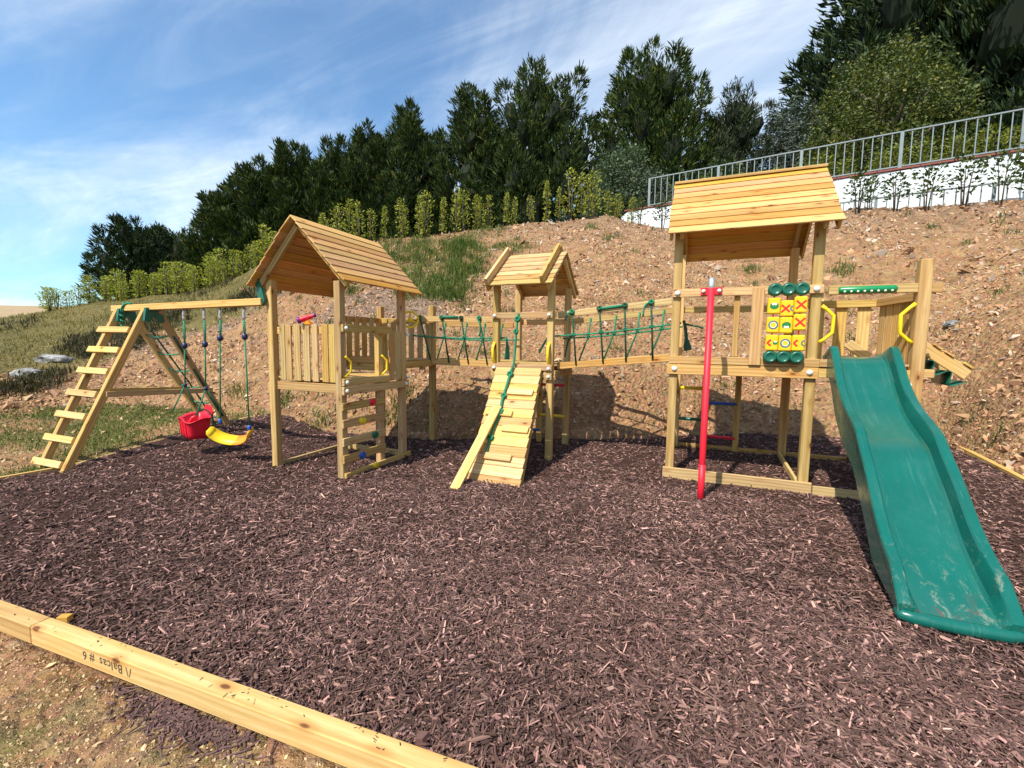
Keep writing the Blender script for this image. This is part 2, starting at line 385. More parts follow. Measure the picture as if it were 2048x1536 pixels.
def mulch_material():
    m, n, l, b = newmat('mulch'); t = n.new('ShaderNodeTexCoord'); P = t.outputs['Object']
    f1 = noise(n, l, P, 60, 6, .7, 1.5); f2 = noise(n, l, P, 9, 5)
    vo = n.new('ShaderNodeTexVoronoi'); vo.inputs['Scale'].default_value = 55; l.new(P, vo.inputs['Vector'])
    cr = ramp(n, [(.3, (.014, .007, .005)), (.55, (.085, .045, .034)), (.75, (.21, .125, .098))]); l.new(f1.outputs['Fac'], cr.inputs[0])
    l.new(mixc(n, l, .35, cr.outputs[0], mixc(n, l, f2.outputs['Fac'], (.026, .014, .011), (.095, .052, .04))), b.inputs['Base Color'])
    b.inputs['Roughness'].default_value = .95; b.inputs['Specular IOR Level'].default_value = .1
    bump(n, l, mathn(n, l, 'ADD', f1.outputs['Fac'], vo.outputs['Distance']), 1.0, .02, b); return m
MULCH = mulch_material()
def render_white():
    m, n, l, b = newmat('white_render'); t = n.new('ShaderNodeTexCoord'); P = t.outputs['Object']
    q = n.new('ShaderNodeMapping'); l.new(P, q.inputs[0]); q.inputs['Scale'].default_value = (1.6, 1.6, .7)
    s = noise(n, l, q.outputs[0], 1.3, 6, .65); f = noise(n, l, P, 18, 5)
    col = mixc(n, l, maprange(n, l, s.outputs['Fac'], .50, .75, 0, .5), (.68, .71, .73), (.42, .45, .45))
    l.new(col, b.inputs['Base Color']); b.inputs['Roughness'].default_value = .9; bump(n, l, f.outputs['Fac'], .5, .02, b); return m
WHITE = render_white()
COPING = plastic('red_coping', (0.24, 0.075, 0.06), .8, .3, .2)
def rock_mat():
    m, n, l, b = newmat('grey_rock'); t = n.new('ShaderNodeTexCoord'); s = noise(n, l, t.outputs['Object'], 5, 8, .7, .5)
    cr = ramp(n, [(.32, (.06, .055, .05)), (.5, (.22, .21, .195)), (.68, (.50, .49, .46))]); l.new(s.outputs['Fac'], cr.inputs[0]); l.new(cr.outputs[0], b.inputs['Base Color'])
    b.inputs['Roughness'].default_value = .9; bump(n, l, s.outputs['Fac'], 1, .05, b); return m
ROCK = rock_mat()

# ------------------------------------------------------------------ terrain
def az_px(px): return math.atan2(px-1024, CAM_F) + CAM_YAW       # azimuth from +y, about the origin
COLS = [  # px, foot radius, foot z, crest radius, crest z
    (-2600, 9, -.05, 24, .6), (-500, 9, .1, 22, 1.8), (0, 12, .35, 26, 2.35), (200, 11.5, .25, 26, 3.2), (400, 10.5, .15, 21, 3.55), (540, 9.3, .12, 17.7, 4.3),
    (700, 7.9, .12, 15.9, 4.85), (850, 7.1, .12, 15.7, 5.15), (1000, 6.95, .12, 16.9, 6.0), (1200, 6.85, .12, 17.3, 6.45), (1300, 7.2, .12, 16.8, 5.8),
    (1500, 8.4, .12, 16.4, 5.65), (1700, 9.1, .12, 16.3, 5.6), (1880, 9.9, .1, 16.6, 5.4), (2048, 7.9, .06, 17.1, 5.25), (2500, 6.2, .05, 16, 5.0), (5200, 6, .0, 18, 3.0)]
_A = np.array([az_px(c[0]) for c in COLS]); _D = np.array([c[1:] for c in COLS], float)
WD = 17.0; WAZ = math.radians(32) + CAM_YAW                      # retaining wall line
WN = (math.sin(WAZ), math.cos(WAZ)); WT = (math.cos(WAZ), -math.sin(WAZ))
BX0, BX1, BY0 = -7.62, 3.95, .74
def bed_right(y): return 3.53+.111*(np.asarray(y, float)-6.88)        # right edge of the bed
def beam_y(x): return 1.047+.064*(np.asarray(x, float)+3.5)   # centre line of the near timber beam
def mulch_h(x, y):
    x = np.asarray(x, float); y = np.asarray(y, float)
    z = .1*sstep(5.7, 7.2, y)
    lf = sstep(-6.1, -7.3, x)
    z = z*(1-lf) + lf*np.interp(y, [1, 2.9, 5.0, 7], [-.06, -.1, .16, .25])
    return z + .055*(fbm(x*1.1, y*1.1, 3)-.5) + .022*(vn(x*4, y*4, 5)-.5)
def zones(x, y):
    x = np.asarray(x, float); y = np.asarray(y, float)
    r = np.hypot(x, y); az = np.arctan2(x, y)
    rb, zb, rc, zc = (np.interp(az, _A, _D[:, i]) for i in range(4))
    t = (r-rb)/(rc-rb)
    return r, az, rb, zb, rc, zc, t
def ground_h(x, y):
    r, az, rb, zb, rc, zc, t = zones(x, y)
    tc_ = np.clip(t, 0, 1)
    prof = tc_ + .05*np.sin(np.pi*tc_)*1.2                        # slightly convex bank
    prof = np.where(tc_ > .93, prof - .0, prof)
    z = zb + (zc-zb)*prof - .17*(1-sstep(0, .14, t))
    # flat part in front of the bank
    flat = np.interp(r, [0, 4, 9], [0.0, 0.0, 1.0])*zb
    z = np.where(t < 0, flat, z)
    # plateau and far fields
    wall_side = sstep(az_px(1215), az_px(1260), az)
    q = np.asarray(x)*WN[0] + np.asarray(y)*WN[1] - WD
    far = zc + .02*np.clip(r-rc, 0, 20)
    far = np.where((wall_side > .5) & (q > .12), 6.55 + .02*np.clip(q, 0, 15), far)
    leftfar = sstep(az_px(330), az_px(150), az)
    hill = np.interp(r, [26, 40, 70, 160, 400], [0, -.3, 1.6, 6.6, 12.0])*1.0
    far = far + leftfar*np.where(r > 26, hill, 0)
    z = np.where(t > 1, far, z)
    bank = sstep(0, .05, t)*(1-sstep(1.0, 1.15, t))
    z = z + bank*(.26*(fbm(np.asarray(x)*.7, np.asarray(y)*.7, 11)-.5) + .13*(fbm(np.asarray(x)*2.6, np.asarray(y)*2.6, 21, 3)-.5) + .05*(vn(np.asarray(x)*9, np.asarray(y)*9, 31)-.5))
    offb = (1-bank)
    z = z + offb*.035*(fbm(np.asarray(x)*1.6, np.asarray(y)*1.6, 41)-.5)
    inside = (np.asarray(x) > BX0) & (np.asarray(x) < bed_right(y)) & (np.asarray(y) > beam_y(x)+.0) & (t < .02)
    z = np.where(inside, np.minimum(z, mulch_h(x, y)-.05), z)
    # front-left verge and the strip left of the bed
    lfo = (np.asarray(x) <= BX0) & (t < .0)
    z = np.where(lfo, np.where(r < 12, mulch_h(np.maximum(x, -7.9), y)*(1-sstep(2, 5, -7.6-np.asarray(x))) + sstep(2, 5, -7.6-np.asarray(x))*zb + .02*(fbm(np.asarray(x)*2, np.asarray(y)*2, 43)-.5), z), z)
    return z
def axis(a, b, d0, lo, hi, grow=1.18):
    mid = list(np.arange(a, b+1e-6, d0)); l_, h_ = [], []
    d = d0; p = a
    while p > lo: d *= grow; p -= d; l_.append(p)
    d = d0; p = b
    while p < hi: d *= grow; p += d; h_.append(p)
    return np.array(l_[::-1]+mid+h_)
gx = axis(-13, 10.5, .105, -900, 700); gy = axis(.2, 19, .105, -300, 1500)
XX, YY = np.meshgrid(gx, gy)
ZZ = ground_h(XX, YY)
r_, az_, rb_, zb_, rc_, zc_, t_ = zones(XX, YY)
n1 = fbm(XX*.5, YY*.5, 51)
def bankpatch(pxa, pxb, ta, tb, x_az, tt, soft=.06):
    a0, a1 = az_px(pxa), az_px(pxb)
    return sstep(a0-soft, a0+soft, x_az)*(1-sstep(a1-soft, a1+soft, x_az))*sstep(ta-.06, ta+.06, tt)*(1-sstep(tb-.06, tb+.06, tt))
def grass_w(x, y):
    r, az, rb, zb, rc, zc, t = zones(x, y)
    nn = fbm(x*.8, y*.8, 61); nf = fbm(x*2.5, y*2.5, 63)
    g = sstep(az_px(640), az_px(430), az)*sstep(.30, .62, t + .3*(nn-.5))                # upper left of the bank
    g = np.maximum(g, sstep(az_px(330), az_px(120), az)*sstep(.1, .3, t))
    g = np.maximum(g, bankpatch(780, 940, .55, .75, az, t)*.6)
    g = np.maximum(g, bankpatch(680, 1010, .82, 1.02, az, t)*(.45+.6*(nn-.5)))
    g = np.maximum(g, .30*(nf > .66)*(t > .02)*(t < 1))
    fl = (t <= .05) & ((x < BX0) | (y < beam_y(x)))
    g = np.where(fl, np.clip(.12 + 2.0*(nn-.5) + .40*sstep(1.5, 4.5, y), 0, .9), g)
    g = np.maximum(g, sstep(1.0, 1.06, t)*.75)
    return np.clip(g, 0, 1)
G = grass_w(XX, YY)
RKY = np.clip(bankpatch(200, 900, .28, .62, az_, t_, .1)*1.4*sstep(.42, .55, fbm(XX*.6, YY*.6, 71)) + sstep(.6, 1.0, t_)*sstep(az_px(900), az_px(1250), az_)*.55, 0, 1)
FLD = sstep(30, 36, r_)*sstep(az_px(420), az_px(120), az_)
col = np.stack([G, RKY, FLD], -1).reshape(-1, 3)
ny, nx = XX.shape
ii = np.arange(ny*nx).reshape(ny, nx)
quads = np.stack([ii[:-1, :-1], ii[:-1, 1:], ii[1:, 1:], ii[1:, :-1]], -1).reshape(-1, 4)
put('ground', mesh_np('ground', np.stack([XX, YY, ZZ], -1).reshape(-1, 3), quads, col, True), GROUND, kind='structure')

# mulch bed
mx_ = np.arange(BX0, BX1+.01, .075); my_ = np.arange(BY0, 10.2, .075)
MXX, MYY = np.meshgrid(mx_, my_); MYY = np.maximum(MYY, beam_y(MXX)+.02); MXX = np.minimum(MXX, bed_right(MYY)); MZZ = mulch_h(MXX, MYY)
ii = np.arange(MXX.size).reshape(MXX.shape)
quads = np.stack([ii[:-1, :-1], ii[:-1, 1:], ii[1:, 1:], ii[1:, :-1]], -1).reshape(-1, 4)
put('mulch_bed', mesh_np('mulch_bed', np.stack([MXX, MYY, MZZ], -1).reshape(-1, 3), quads, None, True), MULCH, kind='structure')

# bark chips: real slivers lying on the bed
def slivers(P, length, width, thick, yaw, pitch, rollv, colr):
    n = len(P)
    cy, sy = np.cos(yaw), np.sin(yaw); cp, sp_ = np.cos(pitch), np.sin(pitch)
    X = np.stack([cy*cp, sy*cp, sp_], -1); Y0 = np.stack([-sy, cy, np.zeros(n)], -1); Z0 = np.cross(X, Y0)
    cr_, sr_ = np.cos(rollv)[:, None], np.sin(rollv)[:, None]
    Y = Y0*cr_+Z0*sr_; Z = np.cross(X, Y)
    j = rng.uniform(.6, 1.0, (n, 6))
    top = []; bot = []
    for k, (a, b_) in enumerate(((-1, -.6), (1, -.8), (.85, .7), (-.9, .9))):
        base = P + X*(a*length/2*j[:, k])[:, None] + Y*(b_*width/2*j[:, k-1])[:, None]
        top.append(base + Z*(thick/2*j[:, 4])[:, None]); bot.append(base - Z*(thick/2)[:, None] + X*(a*length*.03)[:, None])
    verts = np.stack(top+bot, 1).reshape(-1, 3)
    o = (np.arange(n)*8)[:, None]
    f4 = [[0, 1, 2, 3], [1, 0, 4, 5], [2, 1, 5, 6], [3, 2, 6, 7], [0, 3, 7, 4]]
    faces = (o[:, None, :] + np.array(f4)[None]).reshape(-1, 4)
    cc = np.repeat(colr, 8, 0)
    return verts, faces, cc
def chip_points(n, rmin, rmax):
    x = rng.uniform(max(BX0+.05, -rmax), min(BX1-.04, rmax), n*5); y = rng.uniform(BY0, min(9.8, rmax), n*5); r = np.hypot(x, y)
    k = (r >= rmin) & (r < rmax); x, y = x[k], y[k]
    az = np.arctan2(x, y); k = (az > az_px(-150)) & (az < az_px(2200)); x, y = x[k], y[k]
    k = (ground_h(x, y) < mulch_h(x, y)+.01) & (y > beam_y(x)+.035) & (x < bed_right(y)-.02); return x[k][:n], y[k][:n]
CH = []
for n_, r0, r1, L0, W0 in ((46000, 1.0, 3.2, .044, .0082), (38000, 3.2, 5.2, .046, .0092), (24000, 5.2, 8.0, .052, .0115), (8000, 8.0, 11.5, .06, .015)):
    x, y = chip_points(n_, r0, r1); n = len(x)
    L = L0*rng.lognormal(0, .45, n); Wd = W0*rng.lognormal(0, .45, n); T = Wd*rng.uniform(.25, .6, n)
    v = rng.random(n); tone = np.where(v < .66, rng.uniform(.35, .9, n), np.where(v < .94, rng.uniform(.9, 1.8, n), rng.uniform(2.0, 3.6, n)))
    tone = tone*(.72+.62*fbm(x*.9, y*.9, 121, 3)); cl = np.stack([.172*tone, .096*tone, .078*tone], -1)*(1+rng.normal(0, .035, (n, 3)))
    z = mulch_h(x, y) + rng.uniform(.000, .018, n)
    CH.append(slivers(np.stack([x, y, z], -1), L, Wd, T, rng.uniform(0, 6.28, n), rng.normal(.0, .33, n), rng.normal(0, .6, n), np.clip(cl, 0.006, .55)))
# spilled mulch outside the near beam
n = 750
px_ = rng.normal(-1.93, .2, n); py_ = beam_y(px_)-.05-np.abs(rng.normal(0, .06, n)); k = py_ > .3; px_, py_ = px_[k], py_[k]; n = len(px_)
tone = rng.uniform(.5, 1.9, n)
CH.append(slivers(np.stack([px_, py_, ground_h(px_, py_)+rng.uniform(0, .012, n)], -1), .04*rng.lognormal(0, .4, n), .009*rng.lognormal(0, .3, n), np.full(n, .004), rng.uniform(0, 6.28, n), rng.normal(0, .2, n), rng.normal(0, .4, n), np.stack([.098*tone, .056*tone, .05*tone], -1)))
# flecks on the near beam and in the foot of the chute are added to the same spread
def join_np(parts):
    vs, fs, cs, o = [], [], [], 0
    for v, f, c_ in parts: vs.append(v); fs.append(f+o); cs.append(c_); o += len(v)
    return np.concatenate(vs), np.concatenate(fs), np.concatenate(cs)
n = 46
bx_ = rng.uniform(-3.4, -.7, n); tone = rng.uniform(.3, .8, n)
CH.append(slivers(np.stack([bx_, beam_y(bx_)+rng.uniform(-.03, .035, n), np.full(n, .1235)], -1), .013*rng.lognormal(0, .4, n), .003*rng.lognormal(0, .3, n), np.full(n, .0015), rng.uniform(0, 6.28, n), np.zeros(n), np.zeros(n), np.stack([.098*tone, .056*tone, .05*tone], -1)))
v_, f_, c_ = join_np(CH)
put('mulch_chips', mesh_np('mulch_chips', v_, f_, c_), CHIP, kind='stuff', label='brown bark chips covering the whole play bed', cat='bark chips')

# loose stones on the bank and the verge
ICO_V = []; _p = (1+5**.5)/2
for a, b_ in ((-1, _p), (1, _p), (-1, -_p), (1, -_p)): ICO_V.append((a, b_, 0))
for a, b_ in ((-1, _p), (1, _p), (-1, -_p), (1, -_p)): ICO_V.append((0, a, b_))
for a, b_ in ((_p, -1), (_p, 1), (-_p, -1), (-_p, 1)): ICO_V.append((b_*0+a, 0, b_))
ICO_V = np.array(ICO_V)/np.linalg.norm([1, _p])
ICO_F = np.array([(0, 11, 5), (0, 5, 1), (0, 1, 7), (0, 7, 10), (0, 10, 11), (1, 5, 9), (5, 11, 4), (11, 10, 2), (10, 7, 6), (7, 1, 8), (3, 9, 4), (3, 4, 2), (3, 2, 6), (3, 6, 8), (3, 8, 9), (4, 9, 5), (2, 4, 11), (6, 2, 10), (8, 6, 7), (9, 8, 1)])
OCT_V = np.array([(1, 0, 0), (-1, 0, 0), (0, 1, 0), (0, -1, 0), (0, 0, 1), (0, 0, -1)], float)
OCT_F = np.array([(0, 2, 4), (2, 1, 4), (1, 3, 4), (3, 0, 4), (2, 0, 5), (1, 2, 5), (3, 1, 5), (0, 3, 5)])
def stones(P, size, colr, flat=.5):
    n = len(P)
    s = rng.uniform(.55, 1.25, (n, 6, 1)); ax = np.stack([rng.uniform(.7, 1.5, n), rng.uniform(.5, 1.0, n), rng.uniform(.3, .75, n)*flat/.5], -1)[:, None, :]
    v = ((OCT_V+.0)[None]+rng.normal(0, .28, (n, 6, 3)))*s*ax*size[:, None, None]
    q = rng.normal(0, 1, (n, 4)); q[:, 0] += 1.2; q /= np.linalg.norm(q, axis=1)[:, None]; w_, x, y, z = q.T
    Rm = np.stack([1-2*(y*y+z*z), 2*(x*y-z*w_), 2*(x*z+y*w_), 2*(x*y+z*w_), 1-2*(x*x+z*z), 2*(y*z-x*w_), 2*(x*z-y*w_), 2*(y*z+x*w_), 1-2*(x*x+y*y)], -1).reshape(n, 3, 3)
    v = np.einsum('nij,nkj->nki', Rm, v)+P[:, None, :]
    f = (np.arange(n)*6)[:, None, None]+OCT_F[None]
    return v.reshape(-1, 3), f.reshape(-1, 3), np.repeat(colr, 6, 0)
n = 110000
az = rng.uniform(az_px(-60), az_px(2120), n); u_ = rng.random(n)
rb, rc = np.interp(az, _A, _D[:, 0]), np.interp(az, _A, _D[:, 2])
rr = rb + (rc-rb)*(u_**1.25)*1.0
x, y = rr*np.sin(az), rr*np.cos(az)
gw = grass_w(x, y); t = (rr-rb)/(rc-rb)
k = (rng.random(n) > gw*1.15) & (rng.random(n) < .25+1.1*sstep(.38, .62, fbm(x*.75, y*.75, 131))); x, y, t, rr = x[k], y[k], t[k], rr[k]; x, y, t, rr = x[:36000], y[:36000], t[:36000], rr[:36000]; n = len(x)
sz = .0155*rng.lognormal(0, .52, n)*(.7+rr/13); sz = np.minimum(sz, .12)
tone = rng.uniform(.5, 1.4, n); grey = (rng.random(n) < .12+.30*t)
cl = np.where(grey[:, None], np.stack([.40*tone, .30*tone, .22*tone], -1), np.stack([.41*tone, .235*tone, .128*tone], -1))
sv, sf, scc = stones(np.stack([x, y, ground_h(x, y)+sz*.12], -1), sz, np.clip(cl, .02, .68))
n = 9200   # verge gravel in front of and left of the bed
x = np.concatenate([rng.uniform(-3.9, -.6, 8000), rng.uniform(-14, BX0-.1, 1200)]); y = np.concatenate([beam_y(x[:8000])-.05-rng.uniform(0, .6, 8000), rng.uniform(1.5, 7, 1200)])
sz = np.where(np.arange(n) < 8000, .0042*rng.lognormal(0, .5, n), .02*rng.lognormal(0, .5, n)); tone = rng.uniform(.7, 1.5, n)
s2 = stones(np.stack([x, y, ground_h(x, y)+sz*.2], -1), sz, np.clip(np.stack([.46*tone, .315*tone, .17*tone], -1), 0, .75))
v_, f_, c_ = join_np([(sv, sf, scc), s2])
put('loose_stones', mesh_np('loose_stones', v_, f_, c_), STONE, kind='stuff', label='loose pale stones and rubble scattered over the bare bank', cat='stones')

# grass blades
def blades(x, y, hgt, wid, colr, lean=.5):
    n = len(x); z = ground_h(x, y)-.005; P = np.stack([x, y, z], -1)
    a = rng.uniform(0, 6.28, n); d = np.stack([np.cos(a), np.sin(a), np.zeros(n)], -1); s = np.stack([-np.sin(a), np.cos(a), np.zeros(n)], -1)
    ln = rng.uniform(.1, 1, n)*lean
    m1 = P + d*(hgt*ln*.35)[:, None]; m1[:, 2] += hgt*.6
    tip = P + d*(hgt*ln)[:, None]; tip[:, 2] += hgt*(1-.35*ln)
    v = np.stack([P-s*wid[:, None]/2, P+s*wid[:, None]/2, m1+s*wid[:, None]*.4, m1-s*wid[:, None]*.4, tip, tip], 1)
    v = v[:, :5]
    o = (np.arange(n)*5)[:, None]
    tri = np.concatenate([o+np.array([[0, 1, 2]]), o+np.array([[0, 2, 3]]), o+np.array([[3, 2, 4]])])
    return v.reshape(-1, 3), tri, np.repeat(colr, 5, 0)
GR = []
def gcol(n, a, b_):
    t = rng.random(n)[:, None]; return (np.array(a)*(1-t)+np.array(b_)*t)*rng.uniform(.7, 1.3, (n, 1))
# tussocks placed where they stand on the bank
def ray_dir(px, py):
    px = np.asarray(px, float); py = np.asarray(py, float)
    return np.array(_f)[None]+np.array(_r)[None]*((px-1024)/CAM_F)[:, None]-np.array(_u)[None]*((py-768)/CAM_F)[:, None]
def hit(px, py, rmax=60.):
    d = ray_dir(px, py); d = d/np.hypot(d[:, 0], d[:, 1])[:, None]; best = np.full(len(d), np.nan)
    for q in np.arange(5.0, rmax, .12):
        m = np.isnan(best)
        if not m.any(): break
        z = CAMH+d[m, 2]*q; g = ground_h(d[m, 0]*q, d[m, 1]*q); ix = np.where(m)[0][z <= g]; best[ix] = q
    return d[:, 0]*best, d[:, 1]*best
def tussocks(cx, cy, rx, ry, n, per, h0, h1, ca, cb, spread=.09, lean=.9, rot=0.0, wd=(.010, .018)):
    a = rng.uniform(0, 6.28, n); q = np.sqrt(rng.random(n))*(.75+.4*vn(a*2, a*0, 7))
    ux, uy = rx*q*np.cos(a), ry*q*np.sin(a)
    x, y = hit(cx+ux*math.cos(rot)-uy*math.sin(rot), cy+ux*math.sin(rot)+uy*math.cos(rot)); k = ~np.isnan(x); x, y = x[k], y[k]
    m = len(x)*per; x = np.repeat(x, per)+rng.normal(0, spread, m); y = np.repeat(y, per)+rng.normal(0, spread, m)
    GR.append(blades(x, y, rng.uniform(h0, h1, m), rng.uniform(*wd, m), gcol(m, ca, cb), lean))
GA, GB = (.045, .09, .018), (.15, .19, .045)
tussocks(880, 548, 92, 54, 120, 26, .10, .34, GA, (.27, .26, .08)); tussocks(880, 545, 165, 85, 80, 18, .05, .18, (.08, .10, .025), (.3, .26, .1), .13)
tussocks(930, 520, 45, 40, 50, 30, .14, .42, GA, GB); tussocks(890, 585, 50, 20, 36, 28, .14, .36, GA, GB); tussocks(810, 510, 60, 18, 60, 24, .1, .25, GA, (.22, .22, .07))
for cx, cy, rx, ry, n_ in ((1030, 497, 40, 8, 22), (850, 487, 90, 8, 40), (985, 462, 30, 6, 14), (1190, 455, 10, 6, 4), (1212, 478, 10, 6, 4), (1500, 548, 14, 8, 5), (1680, 545, 18, 10, 7), (820, 585, 40, 16, 18), (700, 585, 20, 8, 6), (480, 790, 20, 10, 5), (570, 815, 20, 8, 6), (800, 800, 30, 20, 8), (650, 850, 30, 10, 7), (790, 850, 14, 10, 4)):
    tussocks(cx, cy, rx, ry, n_, 24, .06, .22, GA, (.19, .2, .06))
# dark dry scrub along the left bank
for cx, cy, rx, ry, n_ in ((230, 680, 110, 26, 120), (330, 640, 60, 20, 50), (60, 770, 70, 16, 40), (500, 600, 60, 14, 40), (420, 575, 50, 12, 25), (40, 650, 40, 10, 12)):
    tussocks(cx, cy, rx, ry, n_, 26, .08, .26, (.035, .033, .018), (.11, .095, .05), .14, 1.2, -.25, (.014, .026))
# thinner growth elsewhere
n = 60000; az = rng.uniform(az_px(-60), az_px(1250), n); t = rng.uniform(-.0, 1.25, n); rb, rc = np.interp(az, _A, _D[:, 0]), np.interp(az, _A, _D[:, 2]); rr = rb+(rc-rb)*t
x, y = rr*np.sin(az), rr*np.cos(az); k = (rng.random(n) < grass_w(x, y)**1.3) & (fbm(x*1.3, y*1.3, 81) > .42); x, y = x[k][:30000], y[k][:30000]; n = len(x)
GR.append(blades(x, y, rng.uniform(.04, .13, n), rng.uniform(.012, .024, n), gcol(n, (.10, .10, .028), (.33, .26, .10)), .9))
n = 60000; x = rng.uniform(-17, BX0-.06, n); y = rng.uniform(1.2, 8, n); k = (rng.random(n) < (grass_w(x, y)*1.2)) & (zones(x, y)[6] < .1); x, y = x[k][:24000], y[k][:24000]; n = len(x)
GR.append(blades(x, y, rng.uniform(.03, .08, n), rng.uniform(.008, .015, n), gcol(n, (.07, .13, .022), (.19, .20, .055)), .9))
n = 30000; x = rng.uniform(-4, -.7, n); y = rng.uniform(.4, 1.03, n); k = (rng.random(n) < sstep(.52, .66, fbm(x*3, y*3, 91))) & (y < beam_y(x)-.05); x, y = x[k][:7000], y[k][:7000]; n = len(x)
GR.append(blades(x, y, rng.uniform(.006, .02, n), rng.uniform(.0018, .003, n), gcol(n, (.07, .12, .02), (.24, .23, .07)), 1.2))
# scattered small weeds on the bare bank
nc = 90; az = rng.uniform(az_px(560), az_px(2100), nc); t = rng.uniform(.04, .98, nc); rb, rc = np.interp(az, _A, _D[:, 0]), np.interp(az, _A, _D[:, 2]); rr = rb+(rc-rb)*t
x = np.repeat(rr*np.sin(az), 26)+rng.normal(0, .07, nc*26); y = np.repeat(rr*np.cos(az), 26)+rng.normal(0, .07, nc*26); n = len(x)
GR.append(blades(x, y, rng.uniform(.05, .2, n), rng.uniform(.010, .018, n), gcol(n, (.05, .085, .02), (.15, .17, .05)), 1.1))
v_, f_, c_ = join_np(GR)
put('grass', mesh_np('grass', v_, f_, c_), GRASSM, kind='stuff', label='green and straw coloured grass growing on the bank and verge', cat='grass')

def gz(x, y): return float(ground_h(np.array([float(x)]), np.array([float(y)]))[0])
def mz(x, y): return float(mulch_h(np.array([float(x)]), np.array([float(y)]))[0])
# ------------------------------------------------------------------ timber edging of the bed
def edging(p0, p1, wdt, thk, label, mat=None, group=None):
    L, M = frame(p0, p1, (0, 0, 1)); vs, fs = chamfer_box(L, thk, wdt, .005)
    return put('timber_edging', mesh_np('timber_edging', vs, fs), mat or PALEWOOD, None, M, label=label, cat='edging board')
e1 = edging((-3.115, float(beam_y(-3.115)), .07), (.4, float(beam_y(.4)), .07), .1, .085, 'long pale timber beam with a stamped name along the near edge of the bed')
edging((-6.2, float(beam_y(-6.2)), .07), (-3.12, float(beam_y(-3.12)), .07), .1, .085, 'orange-toned timber beam end at the left of the near edge, butted to the stamped beam', WOOD)
edging((BX0-.02, 1.0, -.09), (BX0-.02, 3.05, -.125), .12, .035, 'short timber edging board on the left side of the bed in front of the ladder')
edging((BX0-.02, 3.055, -.125), (BX0-.02, 5.6, .15), .12, .035, 'thin timber edging board behind the ladder along the grassy left side of the bed')
edging((float(bed_right(4.4))+.03, 4.4, .035), (float(bed_right(9.5))+.03, 9.5, .065), .17, .06, 'pale timber edging board right of the slide at the foot of the bank')
# stamped lettering, upside down on the front of the near beam
def lettering(parent, text, size, p, X, Y, Z, mat):
    pen = Vector(p)
    for chr_ in text:
        if chr_ == ' ': pen = pen + Vector(X)*size*.28; continue
        cu = bpy.data.curves.new('letter', 'FONT'); cu.body = chr_; cu.size = size; cu.offset = .0006
        to = bpy.data.objects.new('letter_tmp', cu); C.objects.link(to); bpy.context.view_layer.update()
        me = bpy.data.meshes.new_from_object(to.evaluated_get(bpy.context.evaluated_depsgraph_get())); bpy.data.objects.remove(to)
        xs = [v.co.x for v in me.vertices]
        put('letter', me, mat, parent, axes(pen, X, Y, Z)); pen = pen + Vector(X)*(max(xs)+size*.07)
fx = -2.33
lettering(e1, '/\\ Balcas  # 6', .062, (fx, float(beam_y(fx))-.0432, .094), Vector((-1, -.064, 0)).normalized(), Vector((0, 0, -1)), Vector((.064, -1, 0)).normalized(), INK)
# small offcut beside the near beam
vs, fs = chamfer_box(.06, .04, .035, .003)
put('wood_offcut', mesh_np('wood_offcut', vs, fs), ROOFWOOD, None, Matrix.Translation((-3.25, 1.215, mz(-3.25, 1.215)+.035)) @ Matrix.Rotation(.5, 4, 'Z'),
    label='small sawn wood offcut lying on the mulch by the near beam', cat='offcut')

# ------------------------------------------------------------------ shared play-set pieces
_cap = None
def bolt(parent, p, nrm=(0, -1, 0), r_=.024):
    Z = Vector(nrm).normalized(); X = Z.orthogonal().normalized(); Y = Z.cross(X)
    o = lathe(parent, 'bolt_cap', [(r_*1.1, 0), (r_*1.05, .008), (r_*.8, .018), (r_*.4, .024), (.002, .026)], axes(p, X, Y, Z), WHITECAP, 12)
    return o
def handle(parent, p0, p1, outv, r_=.014, mat=None, stand=.075):
    p0, p1, o = Vector(p0), Vector(p1), Vector(outv)
    d = p1-p0
    pts = [p0, p0+o*stand*.35+d*.08, p0+o*stand+d*.27, p0+o*stand+d*.5, p0+o*stand+d*.73, p0+o*stand*.35+d*.92, p1]
    rad = [r_*1.25, r_, r_, r_, r_, r_, r_*1.25]
    return tube(parent, 'handle', pts, rad, mat or YELLOW, 10)
def knot(parent, p, r_=.028, mat=None):
    vs = []; n = 14
    pts = [Vector(p)+Vector((math.sin(2*t)*r_*.7+.4*r_*math.sin(3*t), math.cos(3*t)*r_*.7, math.cos(2*t)*r_*.9)) for t in (2*math.pi*i/n for i in range(n+1))]
    return tube(parent, 'knot', pts, r_*.45, mat or ROPE, 6)
def roof(parent, r0, r1, d1, d2, n, wd=None, thk=.018, mat=None, rafter_in=.12, rafters=True, cap=False):
    """boards along the ridge r0-r1; d1/d2: vectors from ridge to each eave"""
    r0, r1 = Vector(r0), Vector(r1); ax = (r1-r0).normalized()
    for d in (d1, d2):
        d = Vector(d); L = d.length; du = d.normalized(); nrm = ax.cross(du)
        if nrm.z < 0: nrm = -nrm
        w_ = L/n
        for i in range(n):
            a = r0 + du*(w_*(i+.5)) + nrm*.010; e = rng.uniform(-.006, .006); b_ = r1 + du*(w_*(i+.5)) + nrm*.010
            tilt = (du - nrm*(-.09)).normalized()
            board(parent, 'roof_board', a-ax*e, b_+ax*rng.uniform(-.006, .006), w_*1.02, thk, up=tilt, mat=mat or ROOFWOOD, c=.003)
        if rafters:
            for q in (r0+ax*rafter_in, r1-ax*rafter_in):
                board(parent, 'rafter', q+du*.02-nrm*.042, q+d*.99-nrm*.042, .075, .04, up=nrm, mat=WOOD)

